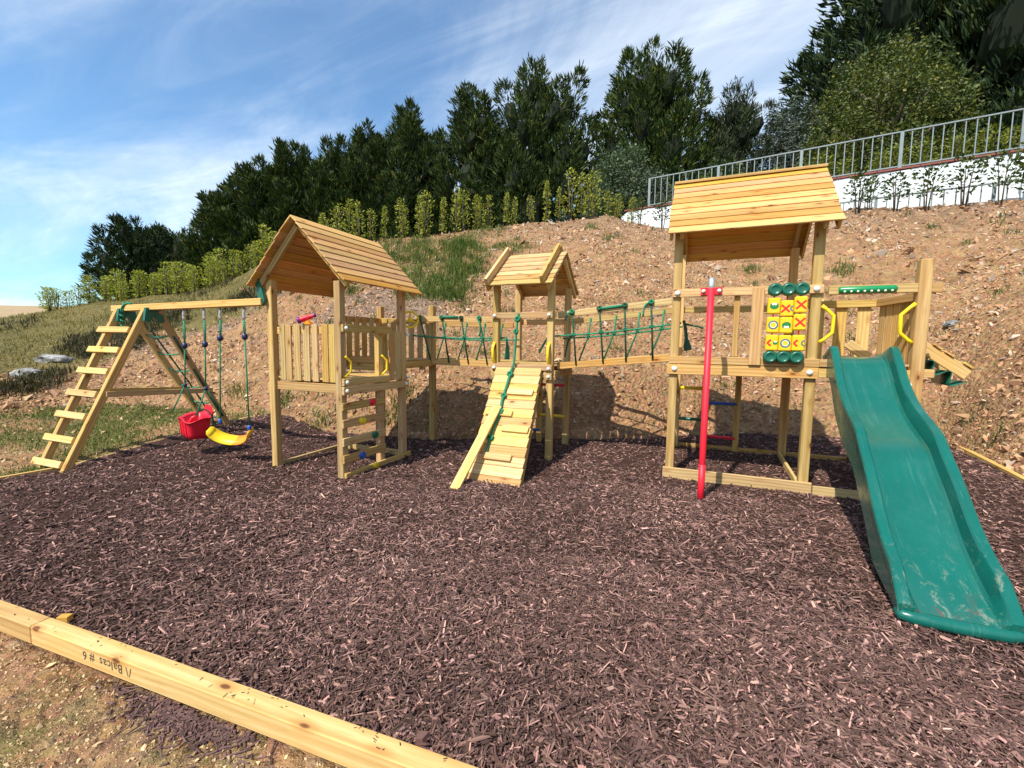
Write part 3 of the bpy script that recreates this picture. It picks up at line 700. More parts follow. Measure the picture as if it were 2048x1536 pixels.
# ------------------------------------------------------------------ left tower
LX0, LX1, LY0, LY1 = -4.96, -3.78, 3.92, 5.16; h = .045
LT = thing('play_tower', (-4.37, 4.54, 0), 'left wooden play tower with tall open gabled roof and climbing boards', 'play tower')
for (x, y), zt in zip(((LX0+h, LY0+h), (LX1-h, LY0+h), (LX0+h, LY1-h), (LX1-h, LY1-h)), (2.36, 2.30, 2.36, 2.36)):
    post(LT, 'post', x, y, mz(x, y)-.1, zt)
roof(LT, (-4.35, 3.78, 3.035), (-4.35, 5.29, 3.035), (.755, 0, -.765), (-.755, 0, -.765), 9)
board(LT, 'rail', (LX0+.09, LY0+.075, 1.74), (LX1-.09, LY0+.075, 1.74), .09, .035)
for a, b_ in ((-4.792, -4.708), (-4.699, -4.6), (-4.559, -4.453), (-4.405, -4.302), (-4.263, -4.169), (-4.108, -4.009), (-3.994, -3.904)):
    x = (a+b_)/2; board(LT, 'slat', (x, LY0+.045, 1.125), (x, LY0+.045, 1.81+rng.uniform(-.004, .004)), b_-a, .018, up=(1, 0, 0))
board(LT, 'beam', (LX0+.09, LY0+.06, 1.055), (LX1-.09, LY0+.06, 1.055), .105, .04)
XF = LX1+.02
board(LT, 'rail', (XF, 3.925, 1.765), (XF, 4.8, 1.765), .088, .036)
bolt(LT, (XF+.018, 3.97, 1.765), (1, 0, 0))
for i, y in enumerate((4.815, 4.945, 5.075)): board(LT, 'slat', (XF+.002, y, 1.10), (XF+.002, y, 1.765), .105, .02, up=(0, 1, 0))
board(LT, 'rim_board', (XF, 3.925, 1.135), (XF, 4.755, 1.135), .085, .036)
bolt(LT, (XF+.018, 3.97, 1.135), (1, 0, 0)); bolt(LT, (XF+.018, 3.965, 1.035), (1, 0, 0)); bolt(LT, (XF+.018, 5.10, 1.035), (1, 0, 0)); bolt(LT, (XF+.024, 5.135, 1.13), (1, 0, 0)); bolt(LT, (XF+.024, 5.135, 1.72), (1, 0, 0))
board(LT, 'beam', (XF, 3.92, 1.036), (XF, 5.17, 1.036), .098, .036)
board(LT, 'beam', (LX0-.018, 3.93, 1.036), (LX0-.018, 5.17, 1.036), .098, .036)
board(LT, 'rail', (LX0-.018, 3.93, 1.765), (LX0-.018, 5.17, 1.765), .088, .036)
for i in range(10):
    y = 4.03+i*.113; board(LT, 'floor_board', (LX0+.05, y, 1.158), (LX1-.02, y, 1.158), .108, .024, up=(0, 1, 0))
board(LT, 'stud', (LX1-.07, 4.66, 1.17), (LX1-.07, 4.66, 1.80), .08, .07, up=(0, 1, 0))
handle(LT, (LX1+.002, 3.975, 1.20), (LX1+.002, 3.975, 1.44), (.35, .94, 0)); handle(LT, (LX1-.035, 4.665, 1.18), (LX1-.035, 4.665, 1.44), (.6, .8, 0))
for zc, hc in ((.851, .09), (.648, .098), (.431, .098), (.2265, .098)):
    board(LT, 'climbing_board', (XF-.002, 3.905, zc), (XF-.002, 4.66, zc), hc, .03, up=(0, 0, 1))
post(LT, 'post', LX1-.05, 4.645, mz(-3.8, 4.64)-.08, 1.12, .085)
board(LT, 'sill_board', (XF, 3.93, .02), (XF, 5.2, .02), .075, .036); board(LT, 'sill_board', (LX0+.1, 5.12, .03), (LX1-.05, 5.12, .03), .085, .036)
board(LT, 'sill_board', (LX0+.045, 3.97, .02), (LX0+.045, 5.12, .03), .075, .036)
def hold(parent, p, mat, s=.05):
    pts = [(0, 0, -1.0), (-.75, 0, -.5), (-1.05, 0, .35), (-.6, 0, .95), (0, 0, .45), (.6, 0, .95), (1.05, 0, .35), (.75, 0, -.5)]
    vs = [(x*s, 0, z*s) for x, _, z in pts] + [(x*s*.72, -s*.75, z*s*.72) for x, _, z in pts] + [(x*s*.3, -s*.62, z*s*.3-.004) for x, _, z in pts]
    fs = [[i, (i+1) % 8, 8+(i+1) % 8, 8+i] for i in range(8)] + [[8+i, 8+(i+1) % 8, 16+(i+1) % 8, 16+i] for i in range(8)] + [[16+i for i in range(8)]]
    M = axes(p, (0, 1, 0), (-1, 0, 0), (0, 0, 1))
    return put('climbing_hold', mesh_np('climbing_hold', vs, fs, smooth=True), mat, parent, M)
X2 = XF+.013
hold(LT, (X2, 4.40, .856), RED); hold(LT, (X2, 4.215, .645), YELLOW); hold(LT, (X2, 4.435, .43), GREEN); hold(LT, (X2, 4.20, .217), BLUE); hold(LT, (X2+.004, 4.435, .03), YELLOW, .046)
# green plastic bracket where the swing beam meets the tower
polyprism(LT, 'swing_bracket', [(0, 0), (.06, -.02), (.10, .05), (.07, .15), (-.02, .36), (-.08, .40), (-.09, .34), (-.03, .2)], .03, axes((LX0-.06, 3.88, 2.06), (1, 0, 0), (0, 1, 0), (0, 0, 1)), GREEN)
# telescope
TS = thing('toy_telescope', (-4.33, 3.96, 1.81), 'red and purple toy telescope on a yellow mount above the left tower slats', 'telescope')
tdir = Vector((.72, .55, .33)).normalized(); tX = tdir.orthogonal().normalized()
lathe(TS, 'tube', [(.036, -.05), (.034, 0), (.03, .08), (.022, .13), (.025, .145)], axes((-4.385, 3.94, 1.872), tX, tdir.cross(tX), tdir), RED, 18)
lathe(TS, 'lens_ring', [(.034, -.058), (.041, -.054), (.041, -.03), (.038, -.026)], axes((-4.385, 3.94, 1.872), tX, tdir.cross(tX), tdir), PURPLE, 18)
lathe(TS, 'eyepiece', [(.02, .13), (.026, .14), (.026, .158), (.019, .165)], axes((-4.385, 3.94, 1.872), tX, tdir.cross(tX), tdir), PURPLE, 18)
polyprism(TS, 'mount', [(-.055, 0), (.055, 0), (.045, .02), (.03, .045), (.0, .04), (-.03, .02)], .04, axes((-4.33, 3.965, 1.812), (1, 0, 0), (0, 1, 0), (0, 0, 1)), ORANGE)

# balcony behind the left tower
LB = thing('balcony', (-4.4, 5.7, 0), 'slatted wooden balcony bay behind the left tower', 'balcony')
cA, cB, cC_ = (-4.90, 5.16), (-4.74, 5.80), (-3.97, 6.16)
def slat_run(parent, a, b_, n, z0, z1, wd, name='slat'):
    a, b_ = Vector((*a, 0)), Vector((*b_, 0)); d = (b_-a).normalized()
    for i in range(n):
        p = a.lerp(b_, (i+.5)/n); board(parent, name, (p.x, p.y, z0), (p.x, p.y, z1+rng.uniform(-.004, .004)), wd, .018, up=d)
for a, b_, n in ((cA, cB, 5), (cB, cC_, 6)):
    board(LB, 'rail', (*a, 1.955), (*b_, 1.955), .085, .038); board(LB, 'beam', (*a, 1.29), (*b_, 1.29), .1, .04)
    nrm = Vector((b_[1]-a[1], -(b_[0]-a[0]))).normalized()*.03
    slat_run(LB, (a[0]+nrm.x, a[1]+nrm.y), (b_[0]+nrm.x, b_[1]+nrm.y), n, 1.33, 1.99, .088)
post(LB, 'post', -4.79, 5.86, .0, 2.19); post(LB, 'post', -3.955, 6.10, -.05, 2.205)
board(LB, 'step_riser', (LX0+.1, 5.19, 1.35), (LX1-.1, 5.19, 1.35), .1, .022); board(LB, 'step_riser', (LX0+.1, 5.19, 1.245), (LX1-.1, 5.19, 1.245), .1, .022)
for i in range(8):
    y = 5.26+i*.108; x0 = -4.86+.2*i/8; board(LB, 'floor_board', (x0, y, 1.352), (-3.93 if y < 5.95 else -4.0, y, 1.352), .102, .022, up=(0, 1, 0))
board(LB, 'beam', (LX1-.06, 5.2, 1.29), (-3.91, 6.1, 1.29), .1, .04); post(LB, 'beam_block', -3.86, 5.68, 1.2, 1.275, .07)
# yellow ship's wheel on the balcony corner
SW = thing('toy_steering_wheel', (-3.86, 5.42, 1.94), 'yellow toy steering wheel behind the left tower rear post', 'steering wheel')
wM = axes((-3.88, 5.40, 1.945), Vector((.80, .6, 0)), Vector((-.6, .8, 0)), (0, 0, 1))
pts = [wM @ Vector((.115*math.cos(t), 0, .115*math.sin(t))) for t in (2*math.pi*i/28 for i in range(29))]
tube(SW, 'rim', pts, .015, YELLOW, 8)
for k in range(3):
    t = R(90+120*k); tube(SW, 'spoke', [wM @ Vector((0, 0, 0)), wM @ Vector((.11*math.cos(t), 0, .11*math.sin(t)))], .013, YELLOW, 6)
lathe(SW, 'hub', [(.035, -.02), (.035, .01), (.02, .02)], wM @ Matrix.Rotation(R(90), 4, 'X'), YELLOW, 14)

# ------------------------------------------------------------------ middle tower
MX0, MX1, MY0, MY1 = -2.715, -1.808, 5.75, 6.68
MT = thing('play_tower', (-2.26, 6.2, 0), 'small middle wooden tower with steep plank roof between the two rope bridges', 'play tower')
for x, y, zt in ((MX0+h, MY0+h, 2.50), (MX1-h, MY0+h, 2.50), (MX0+h, MY1-h, 2.46), (MX1-h, MY1-h, 2.46)): post(MT, 'post', x, y, mz(x, y)-.1, zt)
roof(MT, (-2.74, 6.21, 2.915), (-1.765, 6.21, 2.915), (0, -.71, -.53), (0, .71, -.53), 7, mat=WOOD, rafter_in=.05)
for x in (-2.675, -1.885):
    for s in (-1, 1):
        d = Vector((0, s*.71, -.53)).normalized(); nrm = Vector((0, s*.53, .71)).normalized()
        a = Vector((x, 6.21, 2.915))-d*.05+nrm*.075; b_ = Vector((x, 6.21, 2.915))+d*.90+nrm*.075
        board(MT, 'roof_batten', a, b_, .10, .045, up=nrm)
board(MT, 'front_rail', (MX0, MY0-.02, 2.004), (MX1, MY0-.02, 2.004), .085, .036); bolt(MT, (MX0+.05, MY0-.038, 2.004)); bolt(MT, (MX1-.05, MY0-.038, 2.004))
board(MT, 'rail', (MX0, MY1+.02, 1.96), (MX1, MY1+.02, 1.96), .085, .036)
board(MT, 'rim_board', (MX0, MY0-.02, 1.288), (MX1, MY0-.02, 1.288), .085, .036); bolt(MT, (MX0+.045, MY0-.038, 1.27)); bolt(MT, (MX1-.045, MY0-.038, 1.275))
board(MT, 'beam', (MX0, MY0-.02, 1.165), (MX1, MY0-.02, 1.165), .09, .036); bolt(MT, (MX1-.045, MY0-.038, 1.165))
board(MT, 'beam', (MX0, MY1+.02, 1.22), (MX1, MY1+.02, 1.22), .1, .036)
for x in (MX0-.018, MX1+.018): board(MT, 'beam', (x, MY0+.02, 1.2), (x, MY1-.02, 1.2), .1, .034)
for i in range(8):
    y = MY0+.06+i*.113; board(MT, 'floor_board', (MX0+.05, y, 1.335), (MX1-.05, y, 1.335), .108, .022, up=(0, 1, 0))
handle(MT, (MX0+.035, MY0-.001, 1.345), (MX0+.035, MY0-.001, 1.62), (0, -1, 0), .02, stand=.06); handle(MT, (MX1-.05, MY0-.001, 1.345), (MX1-.05, MY0-.001, 1.62), (0, -1, 0), .02, stand=.06)
post(MT, 'ladder_post', -2.285, MY1-.05, -.05, 1.2, .075)
for z, m in ((.975, RED), (.49, YELLOW)): tube(MT, 'rung', [(-2.27, 6.6, z), (MX1-.06, 6.6, z)], .022, m, 10)
tube(MT, 'rung', [(MX0+.05, 6.6, .24), (-2.27, 6.6, .24)], .022, BLUE, 10)

# climbing ramp
rt0, rt1 = Vector((-2.62, 5.69, 1.275)), Vector((-1.945, 5.69, 1.275)); rb0, rb1 = Vector((-2.43, 4.44, -.03)), Vector((-1.755, 4.44, -.03))
RP = thing('climbing_ramp', (-2.1, 4.5, 0), 'steep plank climbing ramp with foot battens leading up to the middle tower', 'climbing ramp')
def rpt(u, v, off=0.0):
    p = rt0.lerp(rt1, u).lerp(rb0.lerp(rb1, u), v); n_ = (rt1-rt0).cross(rb0-rt0).normalized()
    if n_.z < 0: n_ = -n_
    return p + n_*off
rup = (rt0-rb0).normalized(); NB = 13
for i in range(NB):
    v = (i+.5)/NB; board(RP, 'plank', rpt(0, v)+Vector((rng.uniform(-.004, .004), 0, 0)), rpt(1, v), (rt0-rb0).length/NB-.005, .02, up=rup, mat=PALEWOOD if i % 3 else WOOD)
for u in (.035, .965): board(RP, 'side_rail', rpt(u, .01, -.055), rpt(u, .99, -.055), .09, .04, up=rpt(0, 0, 1)-rpt(0, 0))
for u0, u1, v in ((.40, .93, .245), (.06, .60, .44), (.46, .98, .565), (.22, .76, .79)):
    board(RP, 'foot_batten', rpt(u0, v, .028), rpt(u1, v, .028), .088, .036, up=rup, mat=PALEWOOD)
pk0, pk1 = Vector((-2.40, 4.13, .0)), Vector((-2.345, 5.14, .80))
board(None, 'loose_plank', pk0, pk1, .03, .115, up=rpt(0, 0, 1)-rpt(0, 0), mat=PALEWOOD, label='pale loose plank lying slantwise along the left side of the climbing ramp', cat='plank')
# rope hanging down the ramp
CR = thing('climbing_rope', (-2.3, 5.7, 1.9), 'knotted green climbing rope hanging from the middle tower rail down the ramp', 'rope')
rp = [Vector((-2.30, 5.70, 2.03)), Vector((-2.305, 5.69, 1.95)), Vector((-2.33, 5.685, 1.6)), Vector((-2.345, 5.67, 1.33)), rpt(.38, .07, .05), rpt(.36, .2, .045), rpt(.335, .34, .04), rpt(.36, .45, .045), rpt(.30, .55, .035), rpt(.265, .66, .03), rpt(.27, .76, .03)]
tube(CR, 'rope_length', rp, .017, ROPE, 8)
for p, s in ((rp[1], .035), (Vector((-2.325, 5.685, 1.78)), .03), (rpt(.375, .085, .045), .034), (rpt(.345, .29, .04), .03), (rpt(.355, .435, .045), .036), (rpt(.275, .65, .03), .034)): knot(CR, p, s)

# ------------------------------------------------------------------ right tower
RX0, RX1, RY0, RY1 = -.295, 1.211, 5.627, 7.10
RT = thing('play_tower', (.46, 6.36, 0), 'right wooden tower with broad plank roof beside the slide', 'play tower')
for x, y, zt in ((RX0+h, RY0+.036+h, 2.98), (RX1-h-.01, RY0+.036+h, 2.98), (RX0+h, RY1-h, 2.93), (RX1-h-.01, RY1-h, 2.93)): post(RT, 'post', x, y, mz(x, y)-.12, zt, .095)
roof(RT, (-.365, 6.38, 3.715), (1.312, 6.38, 3.715), (0, -.93, -.845), (0, .93, -.845), 9, rafter_in=.15)
board(RT, 'ridge_cap', (-.365, 6.355, 3.735), (1.312, 6.355, 3.735), .075, .03, up=(0, 1, .25), mat=WOOD)
for x in (-.33, 1.275):
    for s in (-1, 1):
        d = Vector((0, s*.93, -.845)); nrm = Vector((0, s*.845, .93)).normalized(); q = Vector((x, 6.38, 3.715))
        board(RT, 'barge_board', q+d*.04-nrm*.05, q+d*.985-nrm*.05, .085, .03, up=nrm, mat=WOOD)
FY = RY0+.018
def fboard(name, x0, x1, z0, z1, mat=None, y=FY): return board(RT, name, (x0, y, (z0+z1)/2), (x1, y, (z0+z1)/2), z1-z0, .036, mat=mat)
fboard('front_rail', RX0, RX1, 2.181, 2.273); fboard('rim_board', RX0-.01, RX1+.01, 1.395, 1.483); fboard('beam', RX0-.01, RX1+.005, 1.269, 1.388, y=FY-.003); fboard('sill_board', RX0-.03, RX1+.02, -.02, .12)
for x, z in ((-.24, 2.227), (1.145, 2.227), (-.24, 1.335), (1.135, 1.335)): bolt(RT, (x, RY0-.002, z), r_=.03)
board(RT, 'upright_board', (.60, FY-.037, 1.40), (.60, FY-.037, 2.262), .118, .022, up=(1, 0, 0), mat=ROOFWOOD)
board(RT, 'stud', (.40, RY0+.07, 1.49), (.40, RY0+.07, 2.2), .06, .05, up=(1, 0, 0))
board(RT, 'rail', (RX0, RY1-.02, 2.14), (RX1, RY1-.02, 2.14), .09, .036); board(RT, 'beam', (RX0, RY1+.02, 1.33), (RX1, RY1+.02, 1.33), .115, .036)
for x in (RX0-.018, RX1+.0): board(RT, 'beam', (x, RY0+.05, 1.33), (x, RY1-.02, 1.33), .115, .034)
board(RT, 'rail', (RX1-.0, RY0+.04, 2.14), (RX1, RY1, 2.14), .09, .034)
for i in range(12):
    y = RY0+.09+i*.118; board(RT, 'floor_board', (RX0+.05, y, 1.425), (RX1-.05, y, 1.425), .113, .024, up=(0, 1, 0))
board(RT, 'sill_board', (RX0, RY1-.02, .10), (RX1+.7, RY1-.02, .10), .09, .036); board(RT, 'sill_board', (RX0+.02, RY0+.1, .06), (RX0+.02, RY1-.05, .12), .085, .036)
board(RT, 'sill_board', (RX1+.03, RY0+.015, .03), (RX1+.95, RY0+.015, .03), .12, .036); board(RT, 'ground_brace', (RX1-.1, RY0+.1, .07), (RX1-.09, RY1-.1, .12), .07, .036)
post(RT, 'ladder_post', .135, RY1-.03, -.0, 1.3, .075); post(RT, 'ladder_post', .575, RY1-.03, -.0, 1.3, .075)
for x0, x1, z, m in ((-.22, .12, .985, YELLOW), (-.22, .12, .52, GREEN), (.15, .57, .78, BLUE), (.15, .57, .28, RED)): tube(RT, 'rung', [(x0, RY1-.05, z), (x1, RY1-.05, z)], .024, m, 10)
post(RT, 'stud', .78, RY1-.03, 1.43, 2.1, .07)

# fireman's pole
FP = thing('fireman_pole', (.108, 4.95, 0), 'tall red fireman pole standing in front of the right tower', 'pole')
tube(FP, 'pole', [(.106, 4.95, -.1), (.106, 4.95, .5), (.106, 4.95, 2.19)], .032, REDPOLE, 16)
tube(FP, 'pole_sleeve', [(.106, 4.95, -.1), (.106, 4.95, .37)], .034, REDPOLE, 16)
tube(FP, 'elbow_pipe', [(.106, 4.95, 2.16)] + bez((.106, 4.95, 2.19), (.106, 4.95, 2.275), (.108, 4.96, 2.285), (.11, 5.05, 2.285), 8)[1:] + [(.12, 5.45, 2.262), (.125, 5.62, 2.25)], .029, STEEL, 14)
board(FP, 'bracket', (.01, RY0-.012, 2.235), (.235, RY0-.012, 2.235), .085, .02, mat=RED)
bolt(FP, (.04, RY0-.022, 2.237), r_=.022); bolt(FP, (.205, RY0-.022, 2.237), r_=.022)

# noughts and crosses panel
NC = thing('noughts_and_crosses_panel', (.88, 5.57, 1.45), 'noughts and crosses game with nine yellow tiles between rows of green knobs', 'game panel')
NY = RY0-.045
def rounded_box(lx, ly, lz, c):
    vs, fs = chamfer_box(lx, ly, lz, c); return vs, fs
tile_me = mesh_np('tile', *chamfer_box(.119, .08, .172, .012)); tile_me.materials.append(TILEY)
def mark_x(par, cx, cz, y, s=.044, half=0):
    out_ = []
    for a in (1, -1):
        d = Vector((s, 0, s*a)); n_ = Vector((-a*.009, 0, .009))
        p0, p1 = Vector((cx, 0, cz))-d, Vector((cx, 0, cz))+d
        if half: p0 = Vector((cx, 0, cz)) if half > 0 else p0; p1 = p1 if half > 0 else Vector((cx, 0, cz))
        c0 = Vector((cx, y, cz))
        pts = [(q.x-cx, q.z-cz) for q in (p0-n_*.75, p1-n_*.75, p1+n_*.75, p0+n_*.75)]
        if a == -1: pts = pts[::-1]
        polyprism(par, 'mark', pts, .003+.0012*(a > 0), axes(c0, (1, 0, 0), (0, 1, 0), (0, 0, 1)), MARKRED)
def ring(par, cx, cz, y, r0, r1, mat, a0=0, a1=360, th=.003):
    n = 28; A = [R(a0+(a1-a0)*i/n) for i in range(n+1)]
    vs, fs = [], []
    for a in A:
        for rr_ in (r0, r1):
            for yy in (-th/2, th/2): vs.append((rr_*math.cos(a), yy, rr_*math.sin(a)))
    for i in range(n):
        o, p = i*4, i*4+4
        fs += [[o, o+2, p+2, p], [o+1, p+1, p+3, o+3], [o, p, p+1, o+1], [o+2, o+3, p+3, p+2]]
    put('mark', mesh_np('mark', vs, fs), mat, par, Matrix.Translation((cx, y, cz)))
def frog(par, cx, cz, y, s=.036, flip=1, clip=None):
    def disc(dx, dz, rx, rz, mat, lift):
        pts = [(rx*s*math.cos(2*math.pi*i/18), flip*rz*s*math.sin(2*math.pi*i/18)) for i in range(18)]
        if flip < 0: pts = pts[::-1]
        polyprism(par, 'mark', pts, .003+lift, axes((cx+dx*s, y, cz+flip*dz*s), (1, 0, 0), (0, 1, 0), (0, 0, 1)), mat)
    disc(0, -.15, 1.0, .72, MARKGREEN, 0); disc(-.62, .35, .34, .3, MARKGREEN, .0004); disc(.62, .35, .34, .3, MARKGREEN, .0006)
    disc(-.28, .45, .3, .32, MARKWHITE, .0016); disc(.28, .45, .3, .32, MARKWHITE, .002); disc(0, -.3, .5, .22, TUBEGREEN, .0012)
layout = [['frog', 'xo', 'x'], ['o', 'frogdown', 'x'], ['kf', 'o', 'ko']]
dz_ = [[2.05, 2.02, 2.058], [1.845, 1.84, 1.872], [1.652, 1.648, 1.650]]
for cI, xx in enumerate((.752, .876, 1.0)):
    tube(NC, 'rod', [(xx, NY+.01, 1.5), (xx, NY+.01, 2.22)], .008, MARKRED, 8)
    for rI in range(3):
        zc = dz_[rI][cI]; lean = (rI-1)*.008
        t_o = put('tile', tile_me, TILEY, NC, Matrix.Translation((xx+lean*.0, NY, zc)))
        y = NY-.0404; k_ = layout[rI][cI]; cx = xx
        if k_ == 'x': mark_x(t_o, cx, zc, y)
        elif k_ == 'o': ring(t_o, cx, zc, y, .032, .048, MARKBLUE); ring(t_o, cx, zc, y-.0003, .026, .0322, MARKWHITE)
        elif k_ == 'frog': frog(t_o, cx, zc, y, .042)
        elif k_ == 'frogdown': frog(t_o, cx, zc, y, .042, -1)
        elif k_ == 'xo': mark_x(t_o, cx-.016, zc, y, .038); ring(t_o, cx+.0555, zc, y, .018, .032, MARKBLUE, 95, 265)
        elif k_ == 'kf': mark_x(t_o, cx-.046, zc, y, .034, 1); frog(t_o, cx+.030, zc, y, .024)
        elif k_ == 'ko': mark_x(t_o, cx-.046, zc, y, .034, 1); ring(t_o, cx+.054, zc, y, .02, .034, MARKBLUE, 92, 268)
    for zc in (2.225, 1.497):
        prof = [(.068, .035), (.072, .015), (.072, -.01), (.062, -.03), (.045, -.04), (.042, -.036), (.0, -.038)]
        lathe(NC, 'end_knob', [(a, b_) for a, b_ in prof][::-1], axes((xx+(.004 if zc > 2 else -.006), NY-.005, zc), (1, 0, 0), (0, 0, -1), (0, 1, 0)), GREEN, 20)

# ------------------------------------------------------------------ slide bay on the right
RB = thing('balcony', (1.7, 6.2, 0), 'open wooden bay beside the right tower from which the slide starts', 'balcony')
post(RB, 'post', 2.047, RY0+.05, -.05, 2.485, .105)
board(RB, 'rail', (RX1+.045, RY0+.02, 2.207), (1.995, RY0+.02, 2.207), .09, .036); board(RB, 'rail_end', (2.10, RY0+.05, 2.207), (2.20, RY0+.08, 2.207), .09, .036)
tube(RB, 'grip_tube', [(1.335, RY0-.02, 2.20), (1.345, RY0-.022, 2.201), (1.8, RY0-.022, 2.203), (1.812, RY0-.02, 2.203)], [.028, .036, .036, .028], TUBEGREEN, 14)
for i in range(8): lathe(RB, 'grip_stud', [(.012, 0), (.01, .006), (.002, .008)], axes((1.38+i*.056, RY0-.052, 2.183), (1, 0, 0), (0, 0, 1), (0, -1, -.35)), MARKWHITE, 8)
kA, kB, kC = (RX1+.04, 6.52), (1.925, 6.46), (2.03, 5.76)
for a, b_, n, wd in ((kA, kB, 3, .125), (kB, kC, 5, .125)):
    board(RB, 'rail', (*a, 2.13), (*b_, 2.13), .085, .038); board(RB, 'beam', (*a, 1.33), (*b_, 1.33), .1, .04)
    dn = Vector((b_[1]-a[1], -(b_[0]-a[0]))).normalized()*.03
    slat_run(RB, (a[0]-dn.x, a[1]-dn.y), (b_[0]-dn.x, b_[1]-dn.y), n, 1.30, 2.16, wd)
for i in range(7):
    y = 5.74+i*.112; board(RB, 'floor_board', (RX1+.03, y, 1.43), (2.0-.1*i/7, y, 1.43), .107, .024, up=(0, 1, 0))
board(RB, 'beam', (RX1, RY0+.03, 1.335), (2.0, RY0+.03, 1.335), .1, .036); board(RB, 'beam', (RX1+.01, RY0+.015, 1.44), (1.33, RY0+.015, 1.44), .085, .036)
board(RB, 'beam_end', (2.02, 6.0, 1.35), (2.27, 5.86, 1.35), .085, .06); post(RB, 'post', 2.15, 6.15, -.05, 1.4, .06)
post(RB, 'post', 1.90, 6.40, .0, 1.4)
handle(RB, (RX1-.0, RY0+.045, 1.66), (RX1-.0, RY0+.045, 2.05), (1, -.1, 0), .018, stand=.11); handle(RB, (1.993, RY0+.03, 1.66), (1.993, RY0+.03, 2.05), (-1, -.1, 0), .018, stand=.11)
bolt(RB, (1.985, RY0, 1.235), r_=.026)
board(RB, 'tilted_block', (1.60, 6.2, 1.66), (1.80, 6.2, 1.50), .1, .07)

# wave slide
SL = thing('slide', (1.4, 3.2, 0), 'wavy dark green plastic slide scuffed with mud at its foot', 'slide')
prof = np.array([(5.80, 1.515), (5.6, 1.515), (5.45, 1.47), (5.3, 1.335), (5.128, 1.165), (4.96, 1.05), (4.796, .965), (4.6, .895), (4.406, .835), (4.3, .785), (4.19, .69), (4.0, .565), (3.85, .44), (3.71, .325), (3.57, .235), (3.44, .168), (3.32, .118), (3.23, .088), (3.16, .07)])
# smooth resample
tt = np.linspace(0, len(prof)-1, 90); py = np.interp(tt, np.arange(len(prof)), prof[:, 0]); pz = np.interp(tt, np.arange(len(prof)), prof[:, 1])
for _ in range(6): py[1:-1] = (py[:-2]+2*py[1:-1]+py[2:])/4; pz[1:-1] = (pz[:-2]+2*pz[1:-1]+pz[2:])/4
def slide_sec(wall):
    W = .208; T = .012
    L_ = [(-W-.074, wall-.05), (-W-.074, wall-.012), (-W-.066, wall), (-W-.012, wall), (-W-.003, wall-.012), (-W+.012, .03), (-W+.03, .008), (-W+.06, 0)]
    D_ = [(-W-.06, -.20), (-W-.064, -.05), (-W-.066, wall-.055)]
    U_ = [(-W+.04, -T-.006), (-W-.005, .01), (-W-.03, wall-.06), (-W-.03, -.20)]
    return L_ + [(0, -.004)] + [(-a, b) for a, b in L_[::-1]] + [(-a, b) for a, b in D_[::-1]] + [(-a, b) for a, b in U_[::-1]] + [(0, -T-.01)] + U_ + D_
svs, sfs = [], []; NP = len(slide_sec(.1))
org = Vector((1.49, 4.3, .7))
for i in range(len(py)):
    f_ = i/(len(py)-1)
    tx = 1.55 + (py[i]-5.5)*.047
    wall = .15 if i > 8 else .135*max(0.1, i/8)
    if f_ > .88: wall = .15*(1-(f_-.88)/.12*.72)
    skirt = 1.0
    for (a, b_) in slide_sec(wall):
        z = pz[i]+b_
        if b_ < -.05: z = pz[i] + b_*min(1, max(.25, (pz[i]-.02)/.3))
        svs.append((tx+a-org.x, py[i]-org.y, z-org.z))
for i in range(len(py)-1):
    for k in range(NP):
        k2 = (k+1) % NP; sfs.append([i*NP+k, i*NP+k2, (i+1)*NP+k2, (i+1)*NP+k])
sfs.append(list(range(NP))[::-1]); sfs.append([(len(py)-1)*NP+k for k in range(NP)])
cme = mesh_np('chute', svs, sfs, smooth=True); cme.set_sharp_from_angle(angle=R(32))
put('chute', cme, SLIDE, SL, Matrix.Translation(org))
ex = 1.55+(3.16-5.5)*.047; ey = 3.16
tube(SL, 'end_lip', [(ex-.268, ey+.04, .055), (ex-.258, ey+.015, .042), (ex-.2, ey+.008, .035), (ex, ey+.004, .031), (ex+.2, ey+.008, .035), (ex+.258, ey+.015, .042), (ex+.268, ey+.04, .055)], [.026, .036, .04, .04, .04, .036, .026], SLIDE, 14)

# awning-like piece hanging at the back right
AW = thing('tilted_plank_unit', (2.5, 6.3, 1.25), 'tilted wooden plank unit over a scalloped green plastic sheet right of the slide post', 'plank unit')
a0, a1 = Vector((2.33, 6.25, 1.60)), Vector((2.70, 6.25, 1.33)); dn = (a1-a0).normalized(); un_ = Vector((-dn.z, 0, dn.x)); un_ = un_ if un_.z > 0 else -un_
board(AW, 'side_board', a0-dn*.16, a1, .125, .024, up=un_)
board(AW, 'side_board', a0-dn*.16+Vector((.06, .5, .03)), a1+Vector((.06, .5, .03)), .125, .024, up=un_)
for f_ in (.12, .40, .85):
    c = a0.lerp(a1, f_)+un_*.075; board(AW, 'cross_plank', c+Vector((.0, -.03, 0)), c+Vector((.06, .53, .03)), .10, .022, up=dn)
pts = []; sv_, sf_ = [], []
for i in range(49):
    s = i/48; p = (a0-dn*.16).lerp(a1+dn*.05, s) + un_*(-.125-.062*math.cos(s*math.pi*2*3.5)); 
    for yy in (-.02, .55): sv_.append((p.x+(.06 if yy > 0 else 0), 6.25+yy, p.z))
    for yy in (-.02, .55): q = p+un_*.006; sv_.append((q.x+(.06 if yy > 0 else 0), 6.25+yy, q.z))
for i in range(48):
    o, p = i*4, i*4+4; sf_ += [[o, o+1, p+1, p], [o+2, p+2, p+3, o+3], [o, p, p+2, o+2], [o+1, o+3, p+3, p+1]]
put('scalloped_sheet', mesh_np('scalloped_sheet', sv_, sf_, smooth=True), GREEN, AW)

